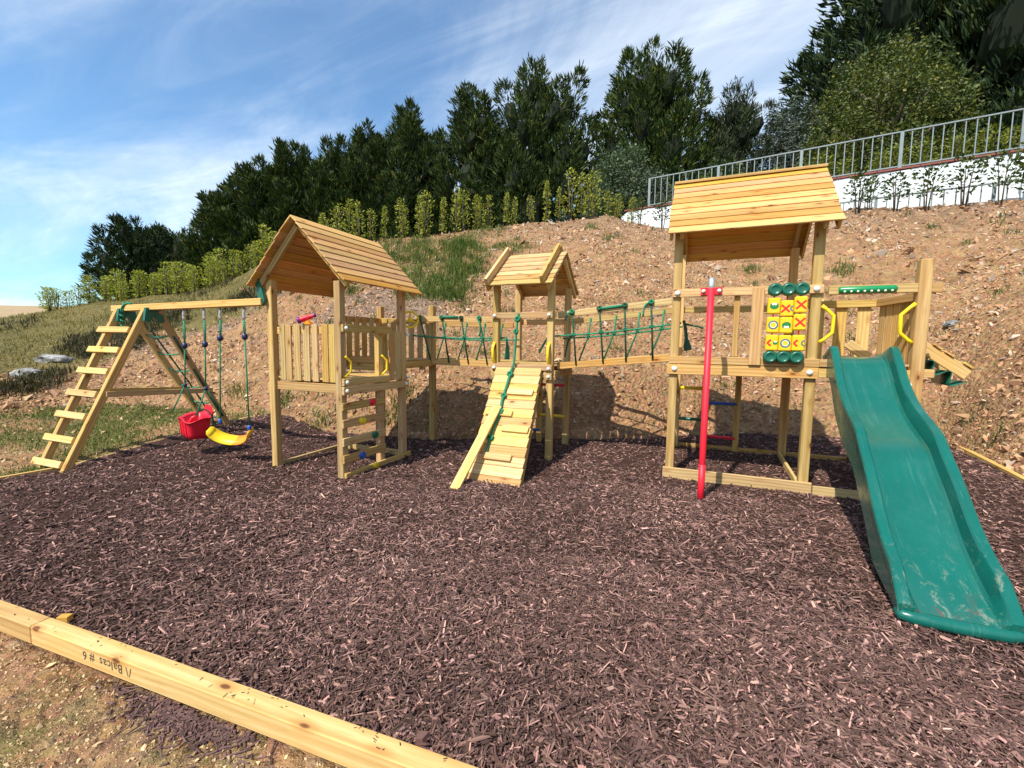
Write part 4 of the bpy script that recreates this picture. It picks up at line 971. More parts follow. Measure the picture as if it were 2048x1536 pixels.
# ------------------------------------------------------------------ rope bridges
def bridge(label, x0, x1, yf, yb, rail0, rail1, beam0, beam1, drops, railb, net=True):
    B = thing('rope_bridge', ((x0+x1)/2, (yf+yb)/2, min(beam0, beam1)-.1), label, 'rope bridge')
    zr = lambda x: rail0+(rail1-rail0)*(x-x0)/(x1-x0); zb = lambda x: beam0+(beam1-beam0)*(x-x0)/(x1-x0); dz = railb
    board(B, 'hand_rail', (x0, yf, rail0-.042), (x1, yf, rail1-.042), .085, .036); board(B, 'hand_rail', (x0, yb, rail0-.042+dz), (x1, yb, rail1-.042+dz), .085, .036)
    board(B, 'beam', (x0, yf, beam0-.045), (x1, yf, beam1-.045), .09, .036); board(B, 'beam', (x0, yb, beam0-.045), (x1, yb, beam1-.045), .09, .036)
    n = int((x1-x0)/.115)
    for i in range(n):
        x = x0+.06+(x1-x0-.12)*(i+.5)/n; board(B, 'deck_board', (x, yf-.016, zb(x)-.034), (x, yb+.0, zb(x)-.034), .1, .0215, up=(1, 0, 0)) if False else board(B, 'deck_board', (x, yf+.02, zb(x)-.03), (x, yb-.02, zb(x)-.03), .1, .022, up=(1, 0, 0))
    for j, (xt, xb) in enumerate(drops):
        xm = xt*.55+xb*.45; zt, zl = zr(xt), zb(xb); zm = zl+(zt-zl)*.53
        tube(B, 'drop_rope', [(xt, yf-.022, zt-.02), (xm, yf-.03, zm), (xb, yf-.024, zl-.05)], .0125, DROPE, 7)
        knot(B, (xt, yf-.03, zt-.02), .028, ROPE if j in (0, len(drops)-1) else DROPE)
        xt2, xb2 = xt+.12, xt-.02
        tube(B, 'drop_rope', [(xt2, yb-.03, zr(xt2)+dz-.02), (xt2-.02, yb-.05, zm), (xb2-.03, yb-.03, zb(xb2)-.03)], .0125, ROPE, 7)
        knot(B, (xm, yf-.035, zm), .022); knot(B, (xt2-.02, yb-.055, zm), .022)
    zmid = lambda x: zb(x)+(zr(x)-zb(x))*.53
    for y, k_ in ((yf-.034, 0), (yb-.052, -.02)):
        xs = np.linspace(x0-.1, x1+.12, 13); tube(B, 'side_rope', [(x, y+.004*math.sin(9*x), zmid(x)+k_-.02*math.sin((x-x0)/(x1-x0)*math.pi)) for x in xs], .012, ROPE, 7)
    return B, zr, zb, zmid
B1, zr, zb, zm = bridge('rope bridge with green netting from the left tower balcony to the middle tower', -4.12, MX0-.01, 5.97, 6.56, 2.035, 2.0, 1.36, 1.345, ((-4.09, -3.88), (-3.68, -3.55), (-3.34, -3.21), (-3.03, -2.89)), -.05)
tube(B1, 'rope_roll', [(-3.72, 5.945, 2.015), (-3.40, 5.945, 2.008)], .02, ROPE, 10)
tube(B1, 'rope_tail', bez((-3.05, 5.94, 1.98), (-2.98, 5.92, 1.9), (-3.0, 5.93, 1.8), (-3.02, 5.93, 1.72)), .014, ROPE, 7)
tube(B1, 'rope_tail', bez((-2.66, 6.1, 1.72), (-2.62, 6.08, 1.6), (-2.62, 6.1, 1.5), (-2.64, 6.1, 1.38)), [.014, .016, .018, .02, .024, .028, .032, .036, .04, .044, .046], ROPE, 8)
B2, zr, zb, zm = bridge('rope bridge with green netting rising from the middle tower to the right tower', MX1+.01, RX0-.02, 5.95, 6.58, 2.055, 2.205, 1.352, 1.50, ((-1.60, -1.525), (-1.225, -1.155), (-.895, -.855), (-.565, -.52)), -.06)
tube(B2, 'rope_roll', [(-1.24, 5.924, 2.088), (-.89, 5.924, 2.122)], .021, ROPE, 10)
tube(B2, 'rope_tail', bez((-1.6, 5.92, 2.06), (-1.64, 5.9, 2.05), (-1.68, 5.9, 2.0), (-1.68, 5.9, 1.93)), .013, ROPE, 7)
tube(B2, 'rope_tail', bez((-.57, 5.92, 2.16), (-.64, 5.9, 2.14), (-.66, 5.9, 2.08), (-.655, 5.9, 1.98)), .013, ROPE, 7)
tube(B2, 'rope_tail', bez((RX0+.12, 6.1, 1.93), (RX0+.17, 6.08, 1.8), (RX0+.15, 6.1, 1.7), (RX0+.19, 6.1, 1.55)), [.016, .02, .018, .022, .018, .024, .02, .028, .04, .05, .045], DROPE, 8)
tube(B2, 'rope_tail', bez((RX0+.12, 6.1, 1.9), (RX0+.2, 6.1, 1.86), (RX0+.28, 6.1, 1.87), (RX0+.36, 6.1, 1.83)), .012, DROPE, 7)
tube(B2, 'rope_tail', bez((-1.98, 6.2, 1.80), (-2.03, 6.18, 1.7), (-2.1, 6.2, 1.6), (-2.16, 6.2, 1.48)), .016, ROPE, 7)
tube(B2, 'rope_tail', bez((-1.73, 6.62, 1.75), (-1.83, 6.58, 1.76), (-1.85, 6.6, 1.6), (-1.87, 6.6, 1.42)), .015, DROPE, 7)

# ------------------------------------------------------------------ swing frame
SF = thing('swing_frame', (-6.5, 3.9, 0), 'wooden A-frame swing with a ladder end joined to the left tower', 'swing frame')
board(SF, 'swing_beam', (-8.17, 3.9, 2.068), (LX0-.0, 3.9, 2.088), .085, .115, up=(0, 0, 1), mat=PALEWOOD)
def leg(xf, yf, zf, xt, yt, zt): return board(SF, 'leg', (xf, yf, zf), (xt, yt, zt), .085, .075, up=(0, -.9, .4), mat=WOOD)
fl0, fl1 = Vector((-7.985, 2.86, -.16)), Vector((-7.985, 3.86, 2.05)); fr0, fr1 = Vector((-7.45, 2.88, -.16)), Vector((-7.32, 3.86, 2.04))
leg(*fl0, *fl1); leg(*fr0, *fr1)
bl1, bl0 = Vector((-7.93, 3.97, 2.02)), Vector((-7.95, 5.05, .10)); br1, br0 = Vector((-7.25, 3.97, 2.02)), Vector((-7.38, 5.06, .08))
leg(*bl0, *bl1); leg(*br0, *br1)
for t in (.855, .725, .592, .455, .325, .19, .055):
    a = fl0.lerp(fl1, t)+Vector((-.16, -.052, .02)); b_ = fr0.lerp(fr1, t)+Vector((-.045, -.052, .02))
    board(SF, 'rung_board', a, b_, .088, .034, up=(0, .41, .91), mat=PALEWOOD)
for a, b_ in ((fr0.lerp(fr1, .465), br0.lerp(br1, .37)), (fl0.lerp(fl1, .465), bl0.lerp(bl1, .36))):
    board(SF, 'brace', a+Vector((.052, 0, 0)), b_+Vector((.052, .06, 0)), .075, .03)
for x in (-7.28, -7.94):
    polyprism(SF, 'apex_bracket', [(-.13, -.16), (-.06, -.18), (0, -.07), (.06, -.18), (.13, -.16), (.1, .03), (-.1, .03)], .05, axes((x+.04, 3.905, 2.03), (0, 1, 0), (1, 0, 0), (0, 0, 1)), GREEN)
# climbing net on the back legs
bm_ = lambda t: ((bl0.lerp(bl1, t)+br0.lerp(br1, t))/2)
tube(SF, 'net_rope', [bm_(t)+Vector((.05*math.sin(5*t), -.02, -.03)) for t in np.linspace(.02, .88, 9)], .012, DROPE, 7)
for t in (.13, .27, .41, .55, .69, .83):
    a, b_ = bl0.lerp(bl1, t), br0.lerp(br1, t); m_ = bm_(t)+Vector((0, -.02, -.045))
    tube(SF, 'net_rope', [a, a.lerp(m_, .5)+Vector((0, 0, -.02)), m_, m_.lerp(b_, .5)+Vector((0, 0, -.015)), b_], .012, ROPE, 7)
for t0, t1 in ((.62, .80), (.36, .54), (.12, .3)):
    tube(SF, 'net_rope', [br0.lerp(br1, t)+Vector((.042, -.035, .03)) for t in (t0, (t0+t1)/2, t1)], .014, DROPE, 7)
# coil of rope tied over the beam
tube(SF, 'rope_coil', [(-7.86, 3.86, 2.17)] + [(-7.86+.025*math.cos(t), 3.83+.02*math.sin(t), 2.02-.012*t) for t in np.linspace(0, 26, 60)], .011, ROPE, 6)
tube(SF, 'rope_coil', bez((-7.88, 3.83, 2.0), (-7.86, 3.83, 2.12), (-7.74, 3.84, 2.16), (-7.70, 3.88, 2.125)), .017, ROPE, 7)

def swing_lines(S, xs_top, xs_bot, zadj, zbot, yoff=0):
    for xt, xb, za, zb_ in zip(xs_top, xs_bot, zadj, zbot):
        tube(S, 'hook', [(xt, 3.9, 2.03), (xt+.012, 3.9, 1.985), (xt-.006, 3.9, 1.95), (xt+.006, 3.9, 1.91), (xt, 3.9, 1.875)], [.012, .02, .013, .021, .011], STEEL, 8)
        for o in (-.011, .013):
            tube(S, 'rope_line', [(xt+o*.4, 3.9, 1.885), (xt+o, 3.9, (1.88+za)/2), (xt+(xb-xt)*.2+o*.4, 3.9, za)], .0095, ROPE, 7)
        xm = xt+(xb-xt)*.2
        lathe(S, 'rope_adjuster', [(.006, -.045), (.03, -.03), (.037, 0), (.03, .03), (.006, .045)], Matrix.Translation((xm, 3.9, za)), NAVY, 12)
        tube(S, 'rope_line', [(xm, 3.9, za), (xb, 3.9+yoff, zb_)], .0095, ROPE, 7)
BS = thing('bucket_swing', (-6.43, 3.9, .25), 'red bucket toddler swing hanging nearest the ladder end', 'swing')
swing_lines(BS, (-6.553, -6.12), (-6.6, -6.16), (1.53, 1.555), (.98, .95))
for xb, zb_ in ((-6.6, .98), (-6.16, .95)):
    lathe(BS, 'rope_adjuster', [(.006, -.03), (.022, -.02), (.026, 0), (.022, .02), (.006, .03)], Matrix.Translation((xb, 3.9, zb_)), NAVY, 10)
    for s in (-1, 1):
        tube(BS, 'rope_line', [(xb, 3.9, zb_), (xb+(-.06 if xb < -6.4 else .03), 3.9+s*.16, .60 if s < 0 else .66)], .009, ROPE, 7)
# bucket: open-topped tub with a dipped front rim
bv, bf = [], []; NBK = 28
def bk(t, f_):
    hx, hy = .212*(.80+.20*f_), .155*(.82+.18*f_); n_ = 4
    c, s = math.cos(t), math.sin(t); k = (abs(c)**n_+abs(s)**n_)**(-1/n_)
    rim = .27+.05*max(0, s)*1.6 - .085*max(0, -s)*max(0, math.cos(2*(t+math.pi/2)))*0 + .05*math.cos(4*t)*.5 - .05*math.exp(-((s-.0)/.5)**2)*0
    return Vector((hx*k*c, hy*k*s, f_*rim))
for f_ in (0, .25, .5, .75, 1.0):
    for i in range(NBK): bv.append(bk(2*math.pi*i/NBK, f_))
for f_, o in ((1.0, .022), (.96, .024), (.93, .006)):
    for i in range(NBK):
        p = bk(2*math.pi*i/NBK, f_); q = Vector((p.x, p.y, 0)).normalized()*o; bv.append(p+q)
for f_ in (.95, .5, .06):
    for i in range(NBK):
        p = bk(2*math.pi*i/NBK, f_); bv.append(Vector((p.x*.93, p.y*.91, max(p.z, .02))))
order = [0, 1, 2, 3, 7, 6, 5, 8, 9, 10]
for a, b_ in zip(order[:-1], order[1:]):
    for i in range(NBK):
        j = (i+1) % NBK; bf.append([a*NBK+i, a*NBK+j, b_*NBK+j, b_*NBK+i])
bf.append([i for i in range(NBK)][::-1]); bf.append([10*NBK+i for i in range(NBK)])
BM = Matrix.Translation((-6.43, 3.9, .265)) @ Matrix.Rotation(R(-14), 4, 'Z') @ Matrix.Rotation(R(4), 4, 'Y')
put('bucket', mesh_np('bucket', bv, bf, smooth=True), RED, BS, BM)
for x in (-.1, 0, .1): board(BS, 'rib', BM @ Vector((x, -.132, .03)), BM @ Vector((x, -.152, .235)), .012, .014, up=(1, 0, 0), mat=RED)
polyprism(BS, 'seat_back', [(-.15, 0), (.15, 0), (.15, .1), (.1, .17), (.04, .18), (-.04, .18), (-.1, .17), (-.15, .1)], .014, BM @ Matrix.Translation((0, .165, .25)), RED)
tube(BS, 'crotch_bar', [BM @ Vector((0, -.1, .05)), BM @ Vector((0, -.07, .2)), BM @ Vector((0, -.03, .27)), BM @ Vector((.03, .0, .29))], .024, RED, 10)
tube(BS, 'strap', bez(BM @ Vector((.0, .0, .3)), BM @ Vector((.03, .06, .46)), BM @ Vector((.2, .16, .4)), BM @ Vector((.245, .13, .2)), 8) + bez(BM @ Vector((.25, .12, .16)), BM @ Vector((.27, .1, .05)), BM @ Vector((.22, .04, 0)), BM @ Vector((.14, -.02, -.12)), 8), .011, BLACK, 6)

BE = thing('belt_swing', (-5.6, 3.9, .3), 'curved yellow and orange belt swing hanging next to the left tower', 'swing')
swing_lines(BE, (-5.80, -5.345), (-5.895, -5.33), (1.64, 1.66), (.50, .46))
for xb, zb_ in ((-5.895, .52), (-5.33, .48)): lathe(BE, 'rope_stop', [(.02, -.03), (.027, -.02), (.022, 0), (.027, .02), (.01, .035)], Matrix.Translation((xb, 3.9, zb_)), BLUE, 10)
gv, gf = [], []; NG = 26
for i in range(NG+1):
    s = i/NG*2-1; x = .283*math.sin(s*1.45)/math.sin(1.45); z = .19*(1-math.cos(s*1.5)) + (.02*abs(s)**4); hw = .088*(1-.25*abs(s)**6) if abs(s) < .97 else .045
    for yy in (-1, 1):
        for th in (-.006, .006): gv.append((x - th*math.sin(s*1.3)*1.0, yy*hw, z + th*math.cos(s*1.3)))
for i in range(NG):
    o, p = i*4, i*4+4; gf += [[o, p, p+2, o+2], [o+1, o+3, p+3, p+1], [o, o+1, p+1, p], [o+2, p+2, p+3, o+3]]
gf += [[0, 2, 3, 1], [NG*4, NG*4+1, NG*4+3, NG*4+2]]
gm = mesh_np('belt_seat', gv, gf, smooth=True); gm.materials.append(YELLOW); gm.materials.append(ORANGE)
for i, p in enumerate(gm.polygons):
    c = p.center
    if c.x > .0 and p.normal.z < .1: p.material_index = 1
put('belt_seat', gm, YELLOW, BE, Matrix.Translation((-5.612, 3.9, .285)) @ Matrix.Rotation(R(18), 4, 'Z') @ Matrix.Rotation(R(32), 4, 'X'))
# ------------------------------------------------------------------ retaining wall and railings
def wp(s, q, z): return Vector((WN[0]*(WD+q)+WT[0]*s, WN[1]*(WD+q)+WT[1]*s, z))
WALL = thing('retaining_wall', wp(1, .15, 5.5), 'rough white rendered retaining wall along the top right of the bank', 'retaining wall')
S0, S1 = -5.75, 9.5
ns = 60; wv_, wf_ = [], []
for i in range(ns+1):
    s_ = S0+(S1-S0)*i/ns; tp = 6.70 - (.18 if i == 0 else .0)
    for q_, z_ in ((0, 4.4), (0+.012*math.sin(i*2.1), 5.6), (.01*math.sin(i*1.3), tp), (.26, tp), (.26, 4.4)): wv_.append(wp(s_, q_, z_+(.012*math.sin(i*1.7) if z_ == tp else 0)))
for i in range(ns):
    for k in range(5): wf_.append([i*5+k, (i+1)*5+k, (i+1)*5+(k+1) % 5, i*5+(k+1) % 5][::-1])
wf_.append([0, 1, 2, 3, 4]); wf_.append([ns*5+k for k in range(5)][::-1])
put('rendered_wall', mesh_np('rendered_wall', wv_, wf_, smooth=False), WHITE, WALL)
for i in range(16):
    a, b_ = S0+.1+i*.945, S0+.1+(i+1)*.945-.012
    board(WALL, 'coping_stone', wp(a, .13, 6.745), wp(b_, .13, 6.745+rng.uniform(-.006, .006)), .34, .055, up=(*WN, 0), mat=COPING, c=.012)
def railing(label, q, s_posts, ztop, zbot, zfoot, nb, pw=.085):
    RL = thing('railing', wp(s_posts[0], q, zfoot), label, 'railing')
    for s_ in s_posts: board(RL, 'post', wp(s_, q, zfoot), wp(s_, q, ztop+.0), pw, .05, up=(*WT, 0), mat=RAILM)
    for a, b_ in zip(s_posts[:-1], s_posts[1:]):
        board(RL, 'top_rail', wp(a+pw/2, q, ztop-.01), wp(b_-pw/2, q, ztop-.01), .04, .05, mat=RAILM); board(RL, 'bottom_rail', wp(a+pw/2, q, zbot), wp(b_-pw/2, q, zbot), .04, .04, mat=RAILM)
        for i in range(nb):
            s_ = a+(b_-a)*(i+1)/(nb+1); board(RL, 'baluster', wp(s_, q, zbot+.018), wp(s_, q, ztop-.03), .026, .022, up=(*WT, 0), mat=RAILM, c=.002)
    return RL
railing('grey metal railing standing on top of the white wall', .14, (-4.75, -2.4, 0.0, 2.42, 4.84, 7.26, 9.4), 7.83, 6.86, 6.74, 10)
railing('low grey metal railing half buried in front of the white wall', -.32, (-.6, 1.9, 4.30, 6.7), 5.93, 5.3, 4.8, 9, .07)

# ------------------------------------------------------------------ plants
def kites(P, D, L, W_, colr, twist=None):
    n = len(P); D = D/np.linalg.norm(D, axis=1)[:, None]
    rv = rng.normal(0, 1, (n, 3)); S = np.cross(D, rv); S /= np.linalg.norm(S, axis=1)[:, None]+1e-9
    Nn = np.cross(D, S)
    m = P + D*(L*.45)[:, None] + Nn*(L*.08)[:, None]
    v = np.stack([P, m+S*(W_/2)[:, None], P+D*L[:, None], m-S*(W_/2)[:, None]], 1).reshape(-1, 3)
    f = np.arange(n*4).reshape(n, 4)
    return v, f, np.repeat(colr, 4, 0)
def at_px(px, py, r_):
    d = ray_dir([px], [py])[0]; d = d/np.hypot(d[0], d[1]); return Vector((d[0]*r_, d[1]*r_, CAMH+d[2]*r_))
def px_m(px, r_):     # metres per photo pixel at horizontal distance r_
    d = ray_dir([px], [600])[0]; d = d/np.hypot(d[0], d[1]); dep = r_*float(np.dot(d, np.array(_f))); return dep/CAM_F
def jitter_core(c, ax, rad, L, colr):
    """added inner mass, coloured dark as painted interior shade: deformed ico ellipsoid about centre c along axis ax"""
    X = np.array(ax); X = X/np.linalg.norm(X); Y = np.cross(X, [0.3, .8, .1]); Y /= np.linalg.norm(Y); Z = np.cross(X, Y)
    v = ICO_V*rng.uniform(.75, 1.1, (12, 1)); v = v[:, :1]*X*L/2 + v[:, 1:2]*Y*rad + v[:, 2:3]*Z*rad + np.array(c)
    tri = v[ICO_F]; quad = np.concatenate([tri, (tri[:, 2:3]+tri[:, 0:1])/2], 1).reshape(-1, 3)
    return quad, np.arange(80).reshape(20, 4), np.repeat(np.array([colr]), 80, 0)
def trunk_mesh(base, top, r0, r1, limbs, seg=9):
    vs, fs = tube_data([Vector(base).lerp(Vector(top), t)+Vector((.06*math.sin(5*t), .06*math.cos(4*t), 0))*(t > 0) for t in np.linspace(0, 1, 7)], list(np.linspace(r0, r1, 7)), seg)
    for a, b_, ra in limbs:
        v2, f2 = tube_data([a, Vector(a).lerp(Vector(b_), .5)+Vector((0, 0, -.05)), b_], [ra, ra*.7, ra*.25], 6)
        o = len(vs); vs += v2; fs += [[i+o for i in f] for f in f2]
    return vs, fs
def tri_fix(v, f, c_):
    return v, f, c_
def make_tree(name, label, px, ytop, hw, r_, style='conifer', nt=2600, cols=None, group=None, z0=None, low=.04, seed=0, lean=0.0, cat='tree', kl=(.18, .42), kw_=.18, flames=24):
    top = at_px(px, ytop, r_); mp = px_m(px, r_); Rr = hw*mp
    bz = gz(top.x, top.y) if z0 is None else z0
    H = top.z-bz; base = Vector((top.x, top.y, bz))
    T = thing(name, base, label, cat, group)
    ca, cb, ctip = [np.array(c_) for c_ in cols]
    env = lambda t: Rr*np.interp(t, [0, .12, .3, .5, .7, .85, 1.0], [.75, .95, 1.0, .97, .84, .64, .22])
    parts = []; limbs = []; fl = []
    for i in range(flames):
        q = low + (.80-low)*((i+.5)/flames); az = i*2.399+rng.uniform(-.3, .3)+seed
        e = env(min(1, q+.12)); fr = Rr*rng.uniform(.28, .44)*(1.1-.4*q)
        out_ = max(.15*Rr, e-fr*.75); zc = base.z+q*H
        c = Vector((base.x+math.cos(az)*out_, base.y+math.sin(az)*out_, zc))
        axd = Vector((math.cos(az)*rng.uniform(.25, .7), math.sin(az)*rng.uniform(.25, .7), 1.0)).normalized()
        Lf = min(H*.42, fr*rng.uniform(2.6, 3.6)); 
        if zc+Lf*.55 > top.z: Lf = max(fr*1.4, (top.z-zc)*1.6)
        fl.append((c, axd, fr, Lf)); limbs.append(((base.x, base.y, max(base.z+.3, zc-Lf*.35)), tuple(c), .05+.02*Rr))
    for i in range(7):      # leaders
        hh = H*(1.0 if i == 0 else rng.uniform(.78, .97)); off = 0 if i == 0 else Rr*rng.uniform(.2, .55); az = i*1.7+seed
        Lf = H*rng.uniform(.28, .36); axd = Vector((math.cos(az)*.12*(i > 0)+lean, math.sin(az)*.12*(i > 0), 1)).normalized()
        c = Vector((base.x+math.cos(az)*off, base.y+math.sin(az)*off, base.z+hh))-axd*Lf*.5
        fl.append((c, axd, Rr*rng.uniform(.16, .26), Lf))
    area = np.array([f_[2]*f_[3] for f_ in fl]); cnt = np.maximum(20, (nt*area/area.sum())).astype(int)
    for (c, axd, fr, Lf), n in zip(fl, cnt):
        X = np.array(axd); Y = np.cross(X, [.31, .77, .2]); Y /= np.linalg.norm(Y); Z = np.cross(X, Y); c0 = np.array(c)
        u = rng.beta(1.1, 1.0, n); ph = rng.uniform(0, 6.283, n); rad = fr*np.sin(np.pi*np.clip(u, .03, .97)**.72)**.8*np.sqrt(rng.uniform(.2, 1.17, n))
        rdir = np.cos(ph)[:, None]*Y+np.sin(ph)[:, None]*Z
        P = c0 + X*((u-.5)*Lf)[:, None] + rdir*rad[:, None]
        if style == 'conifer': D = X[None]*.85 + rdir*.75 + np.array([0, 0, .25])
        else: D = rdir*1.0 + np.array([0, 0, .25])
        k = 6; P = np.repeat(P, k, 0)+rng.normal(0, .07 if style == 'conifer' else .14, (n*k, 3)); D = np.repeat(D, k, 0)+rng.normal(0, .28 if style == 'conifer' else .9, (n*k, 3))
        L = rng.uniform(*kl, n*k); W_ = L*kw_*rng.uniform(.8, 1.3, n*k)
        mixf = np.clip(np.repeat(rng.beta(1.6, 1.9, n), k)+rng.normal(0, .12, n*k), 0, 1)[:, None]
        cl = ca*(1-mixf)+cb*mixf; tip = (rng.random(n*k) < .14)[:, None]; cl = np.where(tip, ctip, cl)
        parts.append(kites(P, D, L, W_, cl))
        if style == 'conifer': parts.append(jitter_core(c0, X, fr*.40, Lf*.56, (.014, .020, .009)))  # filler core; its dark colour stands in for shade inside the crown
    if style == 'conifer':
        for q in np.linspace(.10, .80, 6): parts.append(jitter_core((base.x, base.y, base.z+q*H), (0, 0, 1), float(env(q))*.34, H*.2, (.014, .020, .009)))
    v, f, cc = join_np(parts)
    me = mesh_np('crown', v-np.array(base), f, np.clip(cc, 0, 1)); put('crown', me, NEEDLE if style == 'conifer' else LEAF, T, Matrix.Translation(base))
    vs, fs = trunk_mesh((base.x, base.y, base.z-.3), (base.x, base.y, base.z+H*.8), .05+.045*Rr+.01*H, .03, limbs)
    put('trunk', mesh_np('trunk', [Vector(p)-base for p in vs], fs, smooth=True), BARK, T, Matrix.Translation(base))
    return T
DK = ((.012, .027, .008), (.052, .084, .018), (.125, .145, .028)); DK2 = ((.008, .020, .008), (.032, .058, .017), (.07, .095, .024)); BG = ((.03, .055, .026), (.085, .125, .06), (.14, .18, .09))
OL = ((.02, .03, .012), (.07, .085, .028), (.12, .13, .05))
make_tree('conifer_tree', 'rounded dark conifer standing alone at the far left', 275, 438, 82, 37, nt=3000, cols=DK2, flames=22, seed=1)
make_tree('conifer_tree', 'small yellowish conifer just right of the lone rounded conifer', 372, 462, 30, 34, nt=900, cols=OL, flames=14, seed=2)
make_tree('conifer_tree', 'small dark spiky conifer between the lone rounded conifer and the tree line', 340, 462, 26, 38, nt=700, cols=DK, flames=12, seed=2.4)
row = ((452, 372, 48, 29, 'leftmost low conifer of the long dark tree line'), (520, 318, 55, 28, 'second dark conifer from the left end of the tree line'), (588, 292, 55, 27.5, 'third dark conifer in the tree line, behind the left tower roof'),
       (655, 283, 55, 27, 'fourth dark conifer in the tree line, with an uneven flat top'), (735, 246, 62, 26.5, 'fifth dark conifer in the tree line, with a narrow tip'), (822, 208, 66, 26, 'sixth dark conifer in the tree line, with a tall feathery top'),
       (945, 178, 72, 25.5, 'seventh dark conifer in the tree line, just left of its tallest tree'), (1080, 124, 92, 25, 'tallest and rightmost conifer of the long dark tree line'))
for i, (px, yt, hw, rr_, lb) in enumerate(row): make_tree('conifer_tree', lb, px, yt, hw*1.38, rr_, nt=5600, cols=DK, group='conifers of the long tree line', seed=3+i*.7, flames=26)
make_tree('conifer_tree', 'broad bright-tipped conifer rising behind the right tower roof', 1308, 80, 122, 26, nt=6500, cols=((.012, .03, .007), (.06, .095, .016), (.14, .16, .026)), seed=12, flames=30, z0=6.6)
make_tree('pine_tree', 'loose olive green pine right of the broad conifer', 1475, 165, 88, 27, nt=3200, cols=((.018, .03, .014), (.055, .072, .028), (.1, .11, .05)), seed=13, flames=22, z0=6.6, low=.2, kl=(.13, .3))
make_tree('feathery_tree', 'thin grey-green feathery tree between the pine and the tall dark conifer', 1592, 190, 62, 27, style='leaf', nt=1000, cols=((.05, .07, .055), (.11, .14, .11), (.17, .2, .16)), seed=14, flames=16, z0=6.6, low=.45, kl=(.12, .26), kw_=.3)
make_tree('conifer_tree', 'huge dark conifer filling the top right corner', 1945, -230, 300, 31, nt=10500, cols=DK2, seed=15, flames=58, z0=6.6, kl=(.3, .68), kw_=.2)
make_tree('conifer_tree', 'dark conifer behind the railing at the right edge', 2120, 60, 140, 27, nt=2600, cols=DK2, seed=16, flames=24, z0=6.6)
make_tree('beech_tree', 'yellow-green leafy tree spreading behind the railing', 1780, 78, 138, 22.5, style='leaf', nt=5600, cols=((.03, .05, .010), (.10, .125, .017), (.19, .18, .034)), seed=17, flames=34, z0=6.6, low=.05, kl=(.06, .15), kw_=.55)
make_tree('round_bush', 'rounded grey-green bush at the left end of the white wall', 1245, 288, 66, 19.5, style='leaf', nt=2600, cols=BG, seed=18, flames=26, z0=6.0, low=.05, kl=(.07, .15), kw_=.5, cat='bush')
make_tree('round_bush', 'small pale grey-green bush behind the left end of the railing', 1312, 345, 36, 18.9, style='leaf', nt=800, cols=((.04, .06, .035), (.10, .13, .08), (.16, .19, .12)), seed=19, flames=14, z0=6.4, low=.05, kl=(.06, .13), kw_=.45, cat='bush')
make_tree('round_bush', 'dark low bush under the pine behind the railing', 1440, 330, 60, 20.5, style='leaf', nt=900, cols=DK, seed=20, flames=16, z0=6.55, low=.05, kl=(.1, .2), kw_=.5, cat='bush')

# hedge plants: a few variants, then copies
def plant_variant(hgt, rad, nl, lsz, cols, stems=3, bare=.12, narrow=True, wl=.42):
    ca, cb = np.array(cols[0]), np.array(cols[1])
    z = hgt*(bare+(1-bare)*rng.beta(1.15, 1.05, nl)); t = z/hgt
    env = rad*(np.interp(t, [0, .15, .5, .8, 1], [.5, .8, 1, .75, .18]) if narrow else np.interp(t, [0, .3, .6, 1], [.3, .7, 1, .55]))
    st = rng.integers(0, stems, nl); sa = st*2.1+.5
    a = rng.uniform(0, 6.283, nl); q = env*np.sqrt(rng.random(nl))
    P = np.stack([np.cos(sa)*rad*.35*t+np.cos(a)*q*.8, np.sin(sa)*rad*.35*t+np.sin(a)*q*.8, z], -1)
    D = np.stack([np.cos(a), np.sin(a), rng.uniform(.2, 1.6, nl)], -1)+rng.normal(0, .45, (nl, 3))
    L = lsz*rng.uniform(.7, 1.3, nl); m = rng.random((nl, 1))
    v, f, c_ = kites(P, D, L, L*wl, ca*(1-m)+cb*m)
    fo = mesh_np('foliage', v, f, c_); fo.materials.append(LEAF)
    vs, fs = [], []
    for k in range(stems):
        sa = k*2.1+.5; v2, f2 = tube_data([(0.02*math.cos(sa), .02*math.sin(sa), -.1), (rad*.2*math.cos(sa), rad*.2*math.sin(sa), hgt*.45), (rad*.35*math.cos(sa), rad*.35*math.sin(sa), hgt*.92)], [.014, .010, .003], 5)
        o = len(vs); vs += v2; fs += [[i+o for i in f_] for f_ in f2]
    sm = mesh_np('stem', vs, fs, smooth=True); sm.materials.append(BARK)
    return fo, sm
def place_plant(name, var, p, s, rot, label, cat, group=None, sxy=1.0):
    T = bpy.data.objects.new(name, None); C.objects.link(T); M = Matrix.Translation(p) @ Matrix.Rotation(rot, 4, 'Z') @ Matrix.Diagonal((s*sxy, s*sxy, s, 1))
    T.matrix_basis = M; WM[T.name] = M; T.empty_display_size = .1; tag(T, label, cat, group)
    for nm, me in (('foliage', var[0]), ('stem', var[1])):
        o = bpy.data.objects.new(nm, me); C.objects.link(o); o.parent = T
    return T
YG = ((.15, .19, .018), (.42, .42, .05))
HV = [plant_variant(1.0, .105+.03*(i % 3), 190+30*(i % 2), .062, YG, 1+i % 3, .10+.05*(i % 2)) for i in range(6)]
ORD = 'first second third fourth fifth sixth seventh eighth ninth tenth eleventh twelfth thirteenth fourteenth fifteenth sixteenth seventeenth eighteenth nineteenth twentieth twenty-first twenty-second'.split()
HB = [plant_variant(1.0, .21+.03*i, 330, .07, YG, 3, .02) for i in range(3)]
hk = 0
